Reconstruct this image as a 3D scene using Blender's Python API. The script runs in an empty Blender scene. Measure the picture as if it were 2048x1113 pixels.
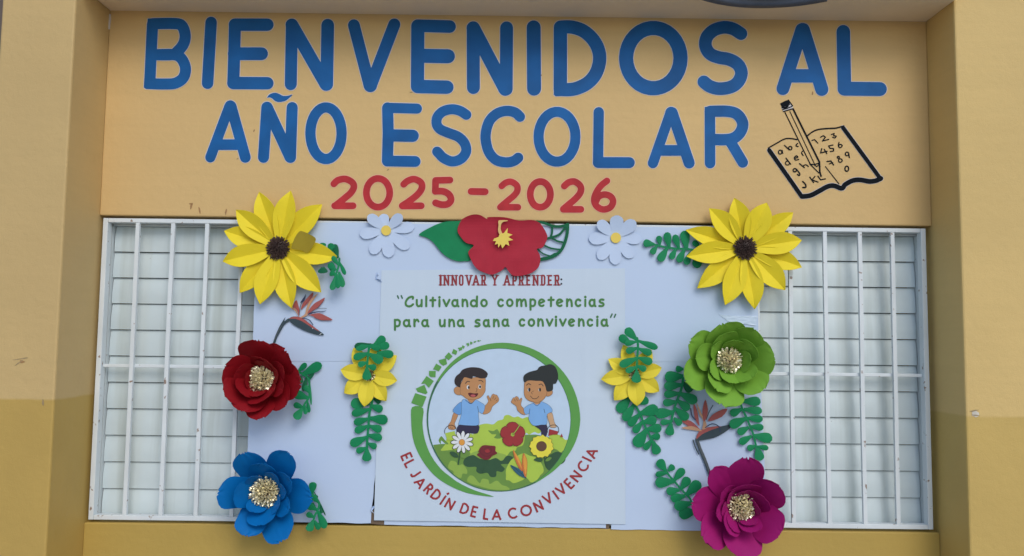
import bpy, math, random
from math import sin, cos, pi, radians, sqrt, atan2, hypot
from mathutils import Vector, Matrix, noise
from mathutils.geometry import delaunay_2d_cdt

sc = bpy.context.scene
# ------------------------------------------------------------------ camera
CAM_D, CAM_H, FPX = 2.68, 1.60, 1600.0
PITCH, YAW, ROLL = 0.0737, 0.003, 0.0125
fwd = Vector((sin(YAW)*cos(PITCH), cos(YAW)*cos(PITCH), sin(PITCH)))
r0 = Vector((cos(YAW), -sin(YAW), 0.0)); u0 = r0.cross(fwd)
RIGHT = cos(ROLL)*r0 + sin(ROLL)*u0
UP = -sin(ROLL)*r0 + cos(ROLL)*u0
cam_data = bpy.data.cameras.new('camera')
cam = bpy.data.objects.new('camera', cam_data); sc.collection.objects.link(cam)
M = Matrix.Identity(4)
for i in range(3):
    M[i][0] = RIGHT[i]; M[i][1] = UP[i]; M[i][2] = -fwd[i]
M[0][3], M[1][3], M[2][3] = 0.0, -CAM_D, CAM_H
cam.matrix_world = M
cam_data.sensor_fit = 'HORIZONTAL'; cam_data.sensor_width = 36.0
cam_data.lens = 36.0*FPX/2048.0
cam_data.clip_start = 0.05; cam_data.clip_end = 2000
sc.camera = cam
# ------------------------------------------------------------------ light
SUN_EL, SUN_AZ = radians(40), radians(22)        # azimuth measured to the right of the camera's back
world = bpy.data.worlds.new('World'); sc.world = world; world.use_nodes = True
nt = world.node_tree
sky = nt.nodes.new('ShaderNodeTexSky'); sky.sky_type = 'NISHITA'; sky.sun_disc = False
sky.sun_elevation = SUN_EL
sky.sun_rotation = pi - SUN_AZ
sky.altitude = 50; sky.air_density = 1.0; sky.dust_density = 1.3; sky.ozone_density = 1.0
bg = nt.nodes['Background']; nt.links.new(sky.outputs[0], bg.inputs[0]); bg.inputs[1].default_value = 0.15
sun_data = bpy.data.lights.new('sun', 'SUN'); sun_data.energy = 1.15; sun_data.angle = radians(32)
sun_data.color = (1.0, 0.95, 0.88)
sun = bpy.data.objects.new('sun', sun_data); sc.collection.objects.link(sun)
sdir = Vector((sin(SUN_AZ)*cos(SUN_EL), -cos(SUN_AZ)*cos(SUN_EL), sin(SUN_EL)))
sun.rotation_euler = sdir.to_track_quat('Z', 'Y').to_euler()
sc.view_settings.view_transform = 'Standard'; sc.view_settings.look = 'None'
sc.view_settings.exposure = 0.0; sc.view_settings.gamma = 1.0
sc.view_settings.use_curve_mapping = False

random.seed(7)
# ------------------------------------------------------------------ helpers
def W(px, py, d=0.0):
    """point of the plane d metres in front of the wall that is seen at photo pixel px, py"""
    v = fwd + RIGHT*((px-1024.0)/FPX) + UP*((556.5-py)/FPX)
    t = (CAM_D - d)/v.y
    return Vector((v.x*t, -d, CAM_H + v.z*t))
def zf(ox, oy, s):
    return lambda p: (ox + p[0]/s, oy + p[1]/s)
def zz(z, pts): return [z(p) for p in pts]
def smooth(pts, closed=True, k=5):
    out = []; n = len(pts)
    rng = range(n) if closed else range(n-1)
    for i in rng:
        p0 = pts[(i-1) % n] if closed or i > 0 else pts[i]
        p1 = pts[i]; p2 = pts[(i+1) % n]
        p3 = pts[(i+2) % n] if closed or i+2 < n else pts[min(i+1, n-1)]
        for j in range(k):
            t = j/k
            out.append(tuple(0.5*((2*p1[a]) + (-p0[a]+p2[a])*t + (2*p0[a]-5*p1[a]+4*p2[a]-p3[a])*t*t
                       + (-p0[a]+3*p1[a]-3*p2[a]+p3[a])*t**3) for a in (0, 1)))
    if not closed: out.append(tuple(pts[-1][:2]))
    return out
def ell(cx, cy, rx, ry, n=20, a0=0.0):
    return [(cx+rx*cos(2*pi*i/n+a0), cy+ry*sin(2*pi*i/n+a0)) for i in range(n)]
def stroke(pts, w, cap='round', nd=12, closed=False):
    """list of polygons covering a pen stroke of width w"""
    r = w/2; out = []
    seg = list(zip(pts, pts[1:])) + ([(pts[-1], pts[0])] if closed else [])
    for a, b in seg:
        dx, dy = b[0]-a[0], b[1]-a[1]; l = hypot(dx, dy)
        if l < 1e-6: continue
        nx, ny = -dy/l*r, dx/l*r
        out.append([(a[0]+nx, a[1]+ny), (b[0]+nx, b[1]+ny), (b[0]-nx, b[1]-ny), (a[0]-nx, a[1]-ny)])
    if cap == 'round': js = pts
    else: js = pts if closed else pts[1:-1]
    for i, p in enumerate(js): out.append(ell(p[0], p[1], r*0.999, r*0.999, nd, 0.13*i))
    return out

def ring_len(poly):
    return sum(poly[i-1][0]*poly[i][1]-poly[i][0]*poly[i-1][1] for i in range(len(poly)))
class Part:
    """collects triangles with materials"""
    def __init__(s): s.v = []; s.f = []; s.m = []; s.mats = []
    def mi(s, mat):
        if mat not in s.mats: s.mats.append(mat)
        return s.mats.index(mat)
    def quadgrid(s, P, nx, ny, mat):
        b = len(s.v); s.v += P; k = s.mi(mat)
        for j in range(ny):
            for i in range(nx):
                a = b+j*(nx+1)+i
                s.f.append((a, a+1, a+nx+2, a+nx+1)); s.m.append(k)
    def box(s, x0, x1, y0, y1, z0, z1, mat):
        b = len(s.v); k = s.mi(mat)
        s.v += [Vector((x, y, z)) for z in (z0, z1) for y in (y0, y1) for x in (x0, x1)]
        for q in ((0, 2, 3, 1), (4, 5, 7, 6), (0, 1, 5, 4), (2, 6, 7, 3), (0, 4, 6, 2), (1, 3, 7, 5)):
            s.f.append(tuple(b+i for i in q)); s.m.append(k)
    def flat(s, polys, d, mat, thick=0.0, steiner=None):
        """union of 2D polygons given in photo pixels, laid on the plane d (number or function) in front of the wall"""
        vs = []; fs = []
        for p in polys:
            if abs(ring_len(p)) < 1e-3: continue
            if ring_len(p) < 0: p = list(reversed(p))
            b = len(vs); vs += [Vector(q[:2]) for q in p]; fs.append(list(range(b, len(vs))))
        if steiner:
            xs = [v.x for v in vs]; ys = [v.y for v in vs]
            x = min(xs)+steiner/2
            while x < max(xs):
                y = min(ys)+steiner/2
                while y < max(ys):
                    vs.append(Vector((x, y))); y += steiner
                x += steiner
        ov, oe, of, _, _, off = delaunay_2d_cdt(vs, [], fs, 0, 1e-4, True)
        df = d if callable(d) else (lambda x, y: d)
        b = len(s.v); k = s.mi(mat)
        s.v += [W(v.x, v.y, df(v.x, v.y)) for v in ov]
        tris = []
        for f, o in zip(of, off):
            if not o: continue
            a, c, e = (ov[i] for i in f[:3])
            cr = (c.x-a.x)*(e.y-a.y)-(c.y-a.y)*(e.x-a.x)
            f = list(f)
            if cr > 0: f.reverse()
            tris.append(f); s.f.append(tuple(b+i for i in f)); s.m.append(k)
        if thick:
            cnt = {}
            for f in tris:
                for i in range(len(f)):
                    e = (f[i], f[(i+1) % len(f)]); cnt[e] = 1
            b2 = len(s.v)
            s.v += [p + Vector((0, thick, 0)) for p in s.v[b:b2]]
            for f in tris:
                s.f.append(tuple(b2+i for i in reversed(f))); s.m.append(k)
            for (i, j) in cnt:
                if (j, i) not in cnt:
                    s.f.append((b+j, b+i, b2+i, b2+j)); s.m.append(k)
        return s
    def build(s, name, parent=None, label=None, smooth_=False, solid=0.0, kind=None, bevel=0.0):
        me = bpy.data.meshes.new(name)
        off = parent_loc(parent)
        used = sorted({i for f in s.f for i in f}); mp = {o: n for n, o in enumerate(used)}
        me.from_pydata([s.v[i]-off for i in used], [], [tuple(mp[i] for i in f) for f in s.f])
        for m in s.mats: me.materials.append(m)
        me.polygons.foreach_set('material_index', s.m)
        if smooth_: me.polygons.foreach_set('use_smooth', [True]*len(me.polygons))
        me.update()
        o = bpy.data.objects.new(name, me); sc.collection.objects.link(o)
        if parent: o.parent = parent
        if label: o['label'] = label
        if kind: o['kind'] = kind
        if solid:
            md = o.modifiers.new('thickness', 'SOLIDIFY'); md.thickness = solid; md.offset = 0
            if smooth_:
                md = o.modifiers.new('edge_split', 'EDGE_SPLIT'); md.split_angle = radians(40)
        if bevel:
            md = o.modifiers.new('edge', 'BEVEL'); md.width = bevel; md.segments = 2; md.limit_method = 'ANGLE'
        return o
def parent_loc(p):
    v = Vector((0, 0, 0))
    while p is not None: v += p.location; p = p.parent
    return v
def thing(name, label, cat, loc, group=None):
    o = bpy.data.objects.new(name, None); sc.collection.objects.link(o)
    o.empty_display_size = 0.05
    o.location = loc; o['label'] = label; o['category'] = cat
    if group: o['group'] = group
    return o

# ------------------------------------------------------------------ materials
def mat(name, col, rough=0.6, var=0.06, vscale=8.0, bump=0.0, bscale=300.0, metallic=0.0, spec=0.5, sheen=0.0, translucent=0.0):
    m = bpy.data.materials.new(name); m.use_nodes = True
    n = m.node_tree.nodes; l = m.node_tree.links; b = n['Principled BSDF']
    b.inputs['Roughness'].default_value = rough; b.inputs['Metallic'].default_value = metallic
    b.inputs['Specular IOR Level'].default_value = spec
    tc = n.new('ShaderNodeTexCoord')
    if var:
        ns = n.new('ShaderNodeTexNoise'); ns.inputs['Scale'].default_value = vscale; ns.inputs['Detail'].default_value = 6
        l.new(tc.outputs['Object'], ns.inputs['Vector'])
        rp = n.new('ShaderNodeValToRGB')
        rp.color_ramp.elements[0].position = 0.3; rp.color_ramp.elements[1].position = 0.7
        rp.color_ramp.elements[0].color = (*[c*(1-var) for c in col], 1)
        rp.color_ramp.elements[1].color = (*[min(1, c*(1+var)) for c in col], 1)
        l.new(ns.outputs['Fac'], rp.inputs[0]); l.new(rp.outputs[0], b.inputs['Base Color'])
    else: b.inputs['Base Color'].default_value = (*col, 1)
    if bump:
        nb = n.new('ShaderNodeTexNoise'); nb.inputs['Scale'].default_value = bscale; nb.inputs['Detail'].default_value = 5
        l.new(tc.outputs['Object'], nb.inputs['Vector'])
        bp = n.new('ShaderNodeBump'); bp.inputs['Strength'].default_value = bump; bp.inputs['Distance'].default_value = 0.001
        l.new(nb.outputs['Fac'], bp.inputs['Height']); l.new(bp.outputs[0], b.inputs['Normal'])
    return m

def wall_paint(name, col, low=None, z_low=0.0, z_hi=None, hi=None):
    """matt masonry paint: roller texture, faint horizontal trowel marks, patches, optional lower colour band"""
    m = bpy.data.materials.new(name); m.use_nodes = True
    n = m.node_tree.nodes; l = m.node_tree.links; b = n['Principled BSDF']
    b.inputs['Roughness'].default_value = 0.62; b.inputs['Specular IOR Level'].default_value = 0.35
    geo = n.new('ShaderNodeNewGeometry'); sep = n.new('ShaderNodeSeparateXYZ'); l.new(geo.outputs['Position'], sep.inputs[0])
    def mix(f, a, c, bt='MIX'):
        x = n.new('ShaderNodeMix'); x.data_type = 'RGBA'; x.blend_type = bt
        for s, v in ((0, f), (6, a), (7, c)):
            if isinstance(v, bpy.types.NodeSocket): l.new(v, x.inputs[s])
            elif s == 0: x.inputs[0].default_value = v
            else: x.inputs[s].default_value = (*v, 1)
        return x.outputs[2]
    def noise_(scale, vec=None, det=6, rng=(0.35, 0.65)):
        t = n.new('ShaderNodeTexNoise'); t.inputs['Scale'].default_value = scale; t.inputs['Detail'].default_value = det
        l.new(vec or geo.outputs['Position'], t.inputs['Vector'])
        r = n.new('ShaderNodeMapRange'); r.inputs[1].default_value = rng[0]; r.inputs[2].default_value = rng[1]
        l.new(t.outputs['Fac'], r.inputs[0]); return r.outputs[0], t.outputs['Fac']
    c = mix(noise_(2.2)[0], [x*0.94 for x in col], [min(1, x*1.05) for x in col])
    mp = n.new('ShaderNodeMapping'); l.new(geo.outputs['Position'], mp.inputs[0]); mp.inputs['Scale'].default_value = (2.5, 2.5, 55)
    st = noise_(1.0, mp.outputs[0], 8, (0.40, 0.75))[0]
    sm = n.new('ShaderNodeMath'); sm.operation = 'MULTIPLY'; sm.inputs[1].default_value = 0.30; l.new(st, sm.inputs[0])
    c = mix(sm.outputs[0], c, [x*0.86 for x in col])
    sp = noise_(26, None, 8, (0.66, 0.80))[0]
    sm = n.new('ShaderNodeMath'); sm.operation = 'MULTIPLY'; sm.inputs[1].default_value = 0.22; l.new(sp, sm.inputs[0])
    c = mix(sm.outputs[0], c, [x*0.7 for x in col])
    gr_ = noise_(650, None, 2, (0.3, 0.7))[0]
    sm = n.new('ShaderNodeMath'); sm.operation = 'MULTIPLY'; sm.inputs[1].default_value = 0.55; l.new(gr_, sm.inputs[0])
    c = mix(sm.outputs[0], c, [x*0.90 for x in col])
    if low:
        nz = noise_(9, None, 4, (0, 1))[0]
        ad = n.new('ShaderNodeMath'); ad.operation = 'MULTIPLY_ADD'; ad.inputs[1].default_value = 0.012; l.new(nz, ad.inputs[0]); l.new(sep.outputs['Z'], ad.inputs[2])
        r = n.new('ShaderNodeMapRange'); r.inputs[1].default_value = z_low+0.010; r.inputs[2].default_value = z_low+0.003
        l.new(ad.outputs[0], r.inputs[0])
        c = mix(r.outputs[0], c, mix(noise_(5)[0], [x*0.93 for x in low], low))
    l.new(c, b.inputs['Base Color'])
    f = noise_(420, None, 3)[1]; g = noise_(38, None, 5)[1]
    ad = n.new('ShaderNodeMath'); ad.operation = 'MULTIPLY_ADD'; ad.inputs[1].default_value = 2.2; l.new(g, ad.inputs[0]); l.new(f, ad.inputs[2])
    bp = n.new('ShaderNodeBump'); bp.inputs['Strength'].default_value = 0.5; bp.inputs['Distance'].default_value = 0.0015
    l.new(ad.outputs[0], bp.inputs['Height']); l.new(bp.outputs[0], b.inputs['Normal'])
    return m

def worn_metal(name, col, spots=0.72, rust=(0.20, 0.10, 0.045), streak=0.0, rough=0.5):
    m = bpy.data.materials.new(name); m.use_nodes = True
    n = m.node_tree.nodes; l = m.node_tree.links; b = n['Principled BSDF']
    b.inputs['Roughness'].default_value = rough
    geo = n.new('ShaderNodeNewGeometry')
    def rng(fac, a, bb, k=1.0):
        r = n.new('ShaderNodeMapRange'); r.inputs[1].default_value = a; r.inputs[2].default_value = bb; r.inputs[4].default_value = k
        l.new(fac, r.inputs[0]); return r.outputs[0]
    def mix(f, a, c):
        x = n.new('ShaderNodeMix'); x.data_type = 'RGBA'; l.new(f, x.inputs[0])
        for s, v in ((6, a), (7, c)):
            if isinstance(v, bpy.types.NodeSocket): l.new(v, x.inputs[s])
            else: x.inputs[s].default_value = (*v, 1)
        return x.outputs[2]
    t1 = n.new('ShaderNodeTexNoise'); t1.inputs['Scale'].default_value = 6; t1.inputs['Detail'].default_value = 7; l.new(geo.outputs['Position'], t1.inputs['Vector'])
    c = mix(rng(t1.outputs['Fac'], 0.35, 0.7), [x*0.93 for x in col], [min(1, x*1.05) for x in col])
    t2 = n.new('ShaderNodeTexNoise'); t2.inputs['Scale'].default_value = 45; t2.inputs['Detail'].default_value = 6; l.new(geo.outputs['Position'], t2.inputs['Vector'])
    c = mix(rng(t2.outputs['Fac'], spots, spots+0.06, 0.85), c, rust)
    if streak:
        mp = n.new('ShaderNodeMapping'); l.new(geo.outputs['Position'], mp.inputs[0]); mp.inputs['Scale'].default_value = (16, 1, 0.9)
        t3 = n.new('ShaderNodeTexNoise'); t3.inputs['Scale'].default_value = 1; t3.inputs['Detail'].default_value = 5; l.new(mp.outputs[0], t3.inputs['Vector'])
        c = mix(rng(t3.outputs['Fac'], 0.5, 0.72, streak), c, [x*f for x, f in zip(col, (0.62, 0.62, 0.56))])
    l.new(c, b.inputs['Base Color'])
    bp = n.new('ShaderNodeBump'); bp.inputs['Strength'].default_value = 0.2; bp.inputs['Distance'].default_value = 0.001
    l.new(t2.outputs['Fac'], bp.inputs['Height']); l.new(bp.outputs[0], b.inputs['Normal'])
    return m

OCHRE = (0.69, 0.475, 0.205)
z_band_l = W(100, 800, 0.21).z; z_band_r = W(1960, 834, 0.17).z
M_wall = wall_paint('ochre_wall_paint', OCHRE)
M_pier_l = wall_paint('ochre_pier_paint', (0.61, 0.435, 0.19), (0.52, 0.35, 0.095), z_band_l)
M_pier_r = wall_paint('ochre_pier_paint_sunlit_tone', (0.70, 0.50, 0.195), (0.60, 0.42, 0.13), z_band_r)  # lighter copy of the pier ochre, sunlit look put into the colour
M_sill = wall_paint('ochre_sill_paint', (0.50, 0.345, 0.085))
M_soffit = wall_paint('soffit_paint', (0.88, 0.74, 0.54))
M_brown = wall_paint('brown_grey_paint', (0.16, 0.125, 0.105))
M_blue = mat('blue_wall_lettering', (0.006, 0.105, 0.325), 0.6, 0.18, 9, 0.25, 420, spec=0.25)
M_red = mat('red_wall_lettering', (0.46, 0.028, 0.036), 0.6, 0.14, 25, 0.25, 420, spec=0.25)
M_pale = mat('pale_halo_and_filler', (0.62, 0.60, 0.60), 0.7, 0.05)
M_pink = mat('pink_edge_halo', (0.78, 0.42, 0.30), 0.7, 0.05)
M_ink = mat('black_mural_paint', (0.005, 0.008, 0.012), 0.7, 0.15, 20, spec=0.1)
M_slate = mat('slate_rim', (0.07, 0.09, 0.13), 0.5, 0.15, 20)
M_grille = worn_metal('white_grille_paint', (0.70, 0.76, 0.79), 0.65)
M_frame = worn_metal('window_frame_paint', (0.60, 0.66, 0.68), 0.70)
M_slat = worn_metal('louvre_slat_paint', (0.60, 0.69, 0.71), 0.765, (0.05, 0.05, 0.045), 0.75, 0.42)
M_dark = mat('dark_interior', (0.02, 0.02, 0.02), 0.9, 0)
M_paper = mat('white_sheet_paper', (0.52, 0.64, 0.83), 0.75, 0.02, 3, 0.15, 60)
M_poster = mat('poster_paper', (0.56, 0.67, 0.79), 0.6, 0.02, 5, 0.1, 50)
M_tape = mat('clear_tape', (0.56, 0.68, 0.84), 0.25, 0.02)
M_card = mat('brown_cardboard', (0.17, 0.12, 0.08), 0.8, 0.1)
M_yel = mat('yellow_foam', (0.82, 0.66, 0.030), 0.55, 0.03, 20, 0.3, 700, spec=0.18)
M_yel2 = mat('yellow_foam_pale', (0.80, 0.66, 0.05), 0.55, 0.03, 20, 0.3, 700, spec=0.18)
M_yelb = mat('yellow_foam_back_shaded', (0.52, 0.40, 0.04), 0.6, 0.05, 20, 0.4, 700)  # darker yellow carries the shade on the folded petal
M_brownf = mat('brown_foam', (0.075, 0.045, 0.038), 0.5, 0.3, 60)
M_gold = mat('gold_foil', (1.0, 0.90, 0.66), 0.33, 0.06, 90, metallic=0.75)
M_grn = mat('green_foam', (0.008, 0.225, 0.085), 0.55, 0.08, 20, 0.3, 700, spec=0.18)
M_grn2 = mat('dark_and_shaded_green_foam', (0.005, 0.12, 0.05), 0.55, 0.08, 20, 0.3, 700, spec=0.18)
M_rose = mat('dark_red_card', (0.25, 0.0045, 0.010), 0.6, 0.06, 20, 0.25, 900, spec=0.18)
M_bluef = mat('blue_card', (0.0, 0.145, 0.44), 0.6, 0.05, 20, 0.25, 900, spec=0.18)
M_mag = mat('magenta_card', (0.33, 0.008, 0.14), 0.6, 0.05, 20, 0.25, 900, spec=0.18)
M_lime = mat('lime_green_card', (0.19, 0.40, 0.045), 0.6, 0.05, 20, 0.25, 900, spec=0.18)
M_hib = mat('crimson_foam', (0.42, 0.024, 0.046), 0.65, 0.05, 20, 0.3, 700, spec=0.2)
M_daisy = mat('white_foam', (0.53, 0.65, 0.85), 0.6, 0.02, 20, 0.2, 700)
M_disc = mat('yellow_disc_foam', (0.80, 0.60, 0.10), 0.55, 0.03)
M_pist = mat('pistil_foam', (0.80, 0.62, 0.10), 0.55, 0.03)
M_pist2 = mat('pistil_stalk_foam', (0.72, 0.48, 0.16), 0.55, 0.03)
def ink(name, c): return mat(name, c, 0.6, 0.03, 30)
P_grn = ink('print_green', (0.10, 0.33, 0.065)); P_dgrn = ink('print_dark_green', (0.035, 0.15, 0.075)); P_txt = ink('print_text_green', (0.055, 0.205, 0.045))
P_red = ink('print_red', (0.33, 0.025, 0.03)); P_dred = ink('print_dark_red', (0.17, 0.012, 0.022)); P_title = ink('print_title_red', (0.27, 0.022, 0.03))
P_skyb = ink('print_pale_blue', (0.52, 0.66, 0.82)); P_skin = ink('print_skin', (0.50, 0.245, 0.10)); P_skin2 = ink('print_skin_tan', (0.58, 0.36, 0.20))
P_hair = ink('print_hair', (0.022, 0.014, 0.016)); P_hair2 = ink('print_black_hair', (0.012, 0.018, 0.02)); P_shirt = ink('print_shirt', (0.20, 0.42, 0.76)); P_shirt2 = ink('print_shirt_shade', (0.12, 0.32, 0.66))
P_navy = ink('print_navy', (0.022, 0.018, 0.06)); P_black = ink('print_black', (0.015, 0.015, 0.02)); P_white = ink('print_white', (0.74, 0.78, 0.80))
P_bush = ink('print_bush_lime', (0.41, 0.58, 0.07)); P_bush2 = ink('print_bush_mid', (0.14, 0.28, 0.05)); P_bush3 = ink('print_bush_dark', (0.024, 0.085, 0.036)); P_bush4 = ink('print_bush_soft', (0.27, 0.43, 0.07))
P_yel = ink('print_yellow', (0.78, 0.70, 0.06)); P_brn = ink('print_brown', (0.12, 0.055, 0.03)); P_org = ink('print_orange', (0.75, 0.33, 0.05)); P_teal = ink('print_teal', (0.02, 0.11, 0.17)); P_ongr = ink('print_orange_red', (0.55, 0.16, 0.04)); P_mouth = ink('print_mouth', (0.10, 0.01, 0.015)); P_tong = ink('print_tongue', (0.50, 0.10, 0.10))
B_sal = ink('bird_salmon', (0.38, 0.085, 0.075)); B_tan = ink('bird_tan', (0.55, 0.30, 0.17)); B_sl = ink('bird_slate', (0.026, 0.052, 0.068)); B_nv = ink('bird_navy', (0.015, 0.03, 0.10)); B_pu = ink('bird_purple_edge', (0.12, 0.03, 0.045)); B_stem = ink('bird_stem', (0.07, 0.09, 0.10))

# ------------------------------------------------------------------ building
XL, XR, ZS = -1.3857, 1.4261, 2.7006
DL, DR = 0.2115, 0.1704
ZT, ZB = 1.9925, 0.9760              # underside of the lintel, top of the sill wall
wall = thing('school_wall', 'ochre painted school wall with blue lettering between two piers', 'wall', (0, 0.1, 0))
def uneven(p, amp=0.0012): return p
p = Part(); p.box(XL, XR, 0.0, 0.16, ZT, ZS+0.06, M_wall); p.build('lintel_wall', wall, bevel=0.004)
p = Part(); p.box(XL, XR, 0.0, 0.16, -0.05, ZB, M_sill); p.build('sill_wall', wall, bevel=0.004)
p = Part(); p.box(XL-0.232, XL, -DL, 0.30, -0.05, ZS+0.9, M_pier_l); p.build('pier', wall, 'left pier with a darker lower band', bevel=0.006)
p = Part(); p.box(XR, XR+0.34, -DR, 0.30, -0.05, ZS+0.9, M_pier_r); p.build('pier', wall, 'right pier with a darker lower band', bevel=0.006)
p = Part(); p.box(XL+0.001, XR-0.001, -0.205, 0.16, ZS, ZS+0.055, M_soffit); p.build('soffit', wall, bevel=0.004)
p = Part(); p.box(XL-1.6, XL-0.2325, 0.02, 0.2, -0.05, ZS+0.9, M_brown); p.build('side_wall', wall, 'dark brown grey wall strip past the left pier')
q = Part(); P = []; RC = 0.004
for j in range(9):
    a = pi/2*j/8
    for x in (XL+.0005, XR-.0005): P.append(Vector((x, -RC+RC*cos(a)-0.0004, ZS-RC+RC*sin(a)-0.0004)))
q.quadgrid(P, 1, 8, M_wall); q.build('cove', wall, smooth_=True)
# thin uneven joint fillet where the lintel meets the left pier
p = Part()
for i in range(5):
    z = ZS-0.012-i*0.0035*3
    p.box(XL-0.0005, XL+0.004+0.003*random.random(), -0.003-0.002*random.random(), 0.001, z-0.011, z, M_pale)
p.build('filler_patch', wall, kind=None)
# ground and room behind
g = Part(); g.quadgrid([Vector((x, y, 0)) for y in (-300, -20, 0.0, 300) for x in (-300, -10, 10, 300)], 3, 3, mat('pale_concrete_ground', (0.33, 0.31, 0.28), 0.85, 0.15, 1.5, 0.5, 60))
g = g.build('ground'); g['kind'] = 'structure'
g = Part(); g.box(XL, XR, 0.55, 0.56, 0.5, 2.4, M_dark); g.box(XL, XR, 0.161, 0.549, 2.39, 2.40, M_dark); g.box(XL, XR, 0.161, 0.549, 0.5, 0.51, M_dark); g.box(XL-.01, XL, 0.3005, 0.55, .5, 2.4, M_dark); g.box(XR, XR+.01, 0.3005, 0.55, .5, 2.4, M_dark); g = g.build('room_interior'); g['kind'] = 'structure'

# ---- painted letters (strokes traced on the wall plane)
RB = 0.0
def paint(name, label, strokes, z, outl, face, polys=(), ow=4.6, s=1.0):
    q = Part(); a = []; b = []
    for st in strokes:
        pts, w = st[0], st[1]
        if len(st) > 2 and st[2] == 's': pts = smooth(pts, False, 6)
        if len(st) > 2 and st[2] == 'c': pts = smooth(pts, True, 4)
        cl = len(st) > 2 and st[2] in 'ce'
        pts = [(x+0.7*noise.noise(Vector((x*.02, y*.02, 3)))*s, y+0.7*noise.noise(Vector((x*.02, y*.02, 9)))*s) for x, y in pts]
        a += [zz(z, r) for r in stroke(pts, w, nd=18, closed=cl)]
        b += [zz(z, r) for r in stroke(pts, w+ow*s, nd=18, closed=cl)]
    for pl in polys:
        pl = zz(z, pl); a.append(pl)
        cx = sum(t[0] for t in pl)/len(pl); cy = sum(t[1] for t in pl)/len(pl)
        b.append([(x+(1.1 if x > cx else -1.1), y+(1.1 if y > cy else -1.1)) for x, y in pl])
    if outl: q.flat(b, 0.0006, outl)  # rim behind the strokes imitates a bright sharpening halo, not lettering paint
    q.flat(a, 0.0012, face)
    return q.build(name, wall, label)
L1, L2, L3, L4 = zf(280, 20, 5.12), zf(680, 20, 5.12), zf(1060, 20, 5.12), zf(1380, 20, 5.12)
L5, L6, L7, L8 = zf(400, 180, 5.12), zf(760, 190, 5.12), zf(1120, 190, 5.12), zf(650, 330, 3.4133)
def blue(ch, z, strokes, polys=()): paint('painted_letter', 'blue painted letter '+ch, strokes, z, M_pale, M_blue, polys, 13)
def ellpts(cx, cy, rx, ry): return ell(cx, cy, rx, ry, 30)
blue('B', L1, [([(128, 150), (100, 750)], 116), ([(130, 143), (380, 143), (440, 182), (463, 265), (445, 350), (390, 420), (330, 458), (150, 460)], 116, 's'),
               ([(150, 460), (350, 460), (430, 508), (466, 605), (440, 700), (360, 752), (250, 760), (105, 757)], 114, 's')],
     [[(78, 90), (150, 86), (150, 180), (73, 180)], [(44, 700), (140, 700), (140, 814), (60, 812), (38, 795)]])
blue('I', L1, [([(728, 130), (692, 752)], 119)])
blue('E', L1, [([(972, 152), (965, 450), (955, 752)], 124), ([(972, 152), (1305, 153)], 128), ([(965, 450), (1245, 450)], 132), ([(955, 750), (1305, 752)], 128)])
blue('N', L1, [([(1555, 153), (1544, 762)], 124), ([(1555, 155), (1905, 765)], 132), ([(1922, 158), (1912, 765)], 131)])
blue('V', L2, [([(142, 158), (302, 775)], 122), ([(556, 150), (316, 775)], 124), ([(309, 774), (311, 776)], 138)])
blue('E', L2, [([(797, 165), (796, 480), (793, 785)], 136), ([(797, 163), (1122, 172)], 130), ([(800, 470), (1105, 476)], 145), ([(795, 785), (1095, 793)], 138)])
blue('N', L2, [([(1364, 185), (1366, 797)], 133), ([(1365, 187), (1692, 812)], 140), ([(1706, 185), (1702, 812)], 133)])
blue('I', L3, [([(38, 180), (42, 808)], 144)])
blue('D', L3, [([(312, 180), (310, 815)], 138), ([(312, 178), (430, 178), (560, 225), (670, 340), (714, 485), (680, 640), (590, 750), (450, 812), (312, 816)], 137, 's')],
     [[(245, 780), (350, 780), (350, 884), (262, 886), (243, 868)]])
blue('O', L3, [(ellpts(1263, 495, 279, 309), 146, 'e')])
blue('S', L4, [([(522, 245), (440, 195), (345, 180), (240, 212), (170, 285), (160, 375), (205, 450), (290, 487), (400, 508), (490, 560), (527, 645), (495, 735), (420, 790), (300, 808), (205, 785), (142, 738)], 131, 's')])
blue('A', L4, [([(1145, 203), (952, 808)], 132), ([(1160, 203), (1350, 815)], 136), ([(1030, 677), (1270, 677)], 138), ([(1152, 206), (1153, 207)], 144)])
blue('L', L4, [([(1570, 225), (1582, 805)], 140), ([(1582, 808), (1945, 812)], 143)])
blue('A', L5, [([(302, 168), (106, 692)], 106), ([(318, 168), (464, 692)], 112), ([(180, 562), (400, 562)], 110), ([(310, 166), (311, 167)], 118)])
p_t = smooth([(688, 80), (715, 45), (770, 30), (810, 42), (850, 62), (900, 60), (946, 50), (910, 88), (870, 115), (810, 126), (770, 115), (740, 90), (715, 78)], True, 4)
blue('N with a wavy tilde', L5, [([(685, 178), (650, 692)], 114), ([(687, 180), (924, 690)], 118), ([(944, 182), (926, 692)], 115)], [p_t])
blue('O', L5, [(ellpts(1290, 445, 160, 265), 106, 'e')])
blue('E', L6, [([(78, 135), (84, 400), (76, 678)], 115), ([(78, 134), (378, 142)], 104), ([(90, 415), (335, 420)], 126), ([(78, 678), (360, 683)], 112)])
blue('S', L6, [([(884, 205), (820, 165), (740, 148), (650, 168), (590, 225), (580, 300), (620, 355), (700, 390), (800, 430), (865, 495), (882, 580), (830, 655), (740, 683), (655, 650), (603, 600), (585, 582)], 104, 's')])
blue('C', L6, [([(1433, 225), (1380, 180), (1290, 165), (1195, 195), (1120, 270), (1085, 380), (1085, 480), (1118, 590), (1190, 668), (1290, 692), (1370, 678), (1415, 645)], 106, 's')])
blue('O', L6, [(ellpts(1813, 430, 189, 256), 104, 'e')])
blue('L', L7, [([(397, 178), (390, 690)], 106), ([(392, 694), (710, 695)], 113)])
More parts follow.
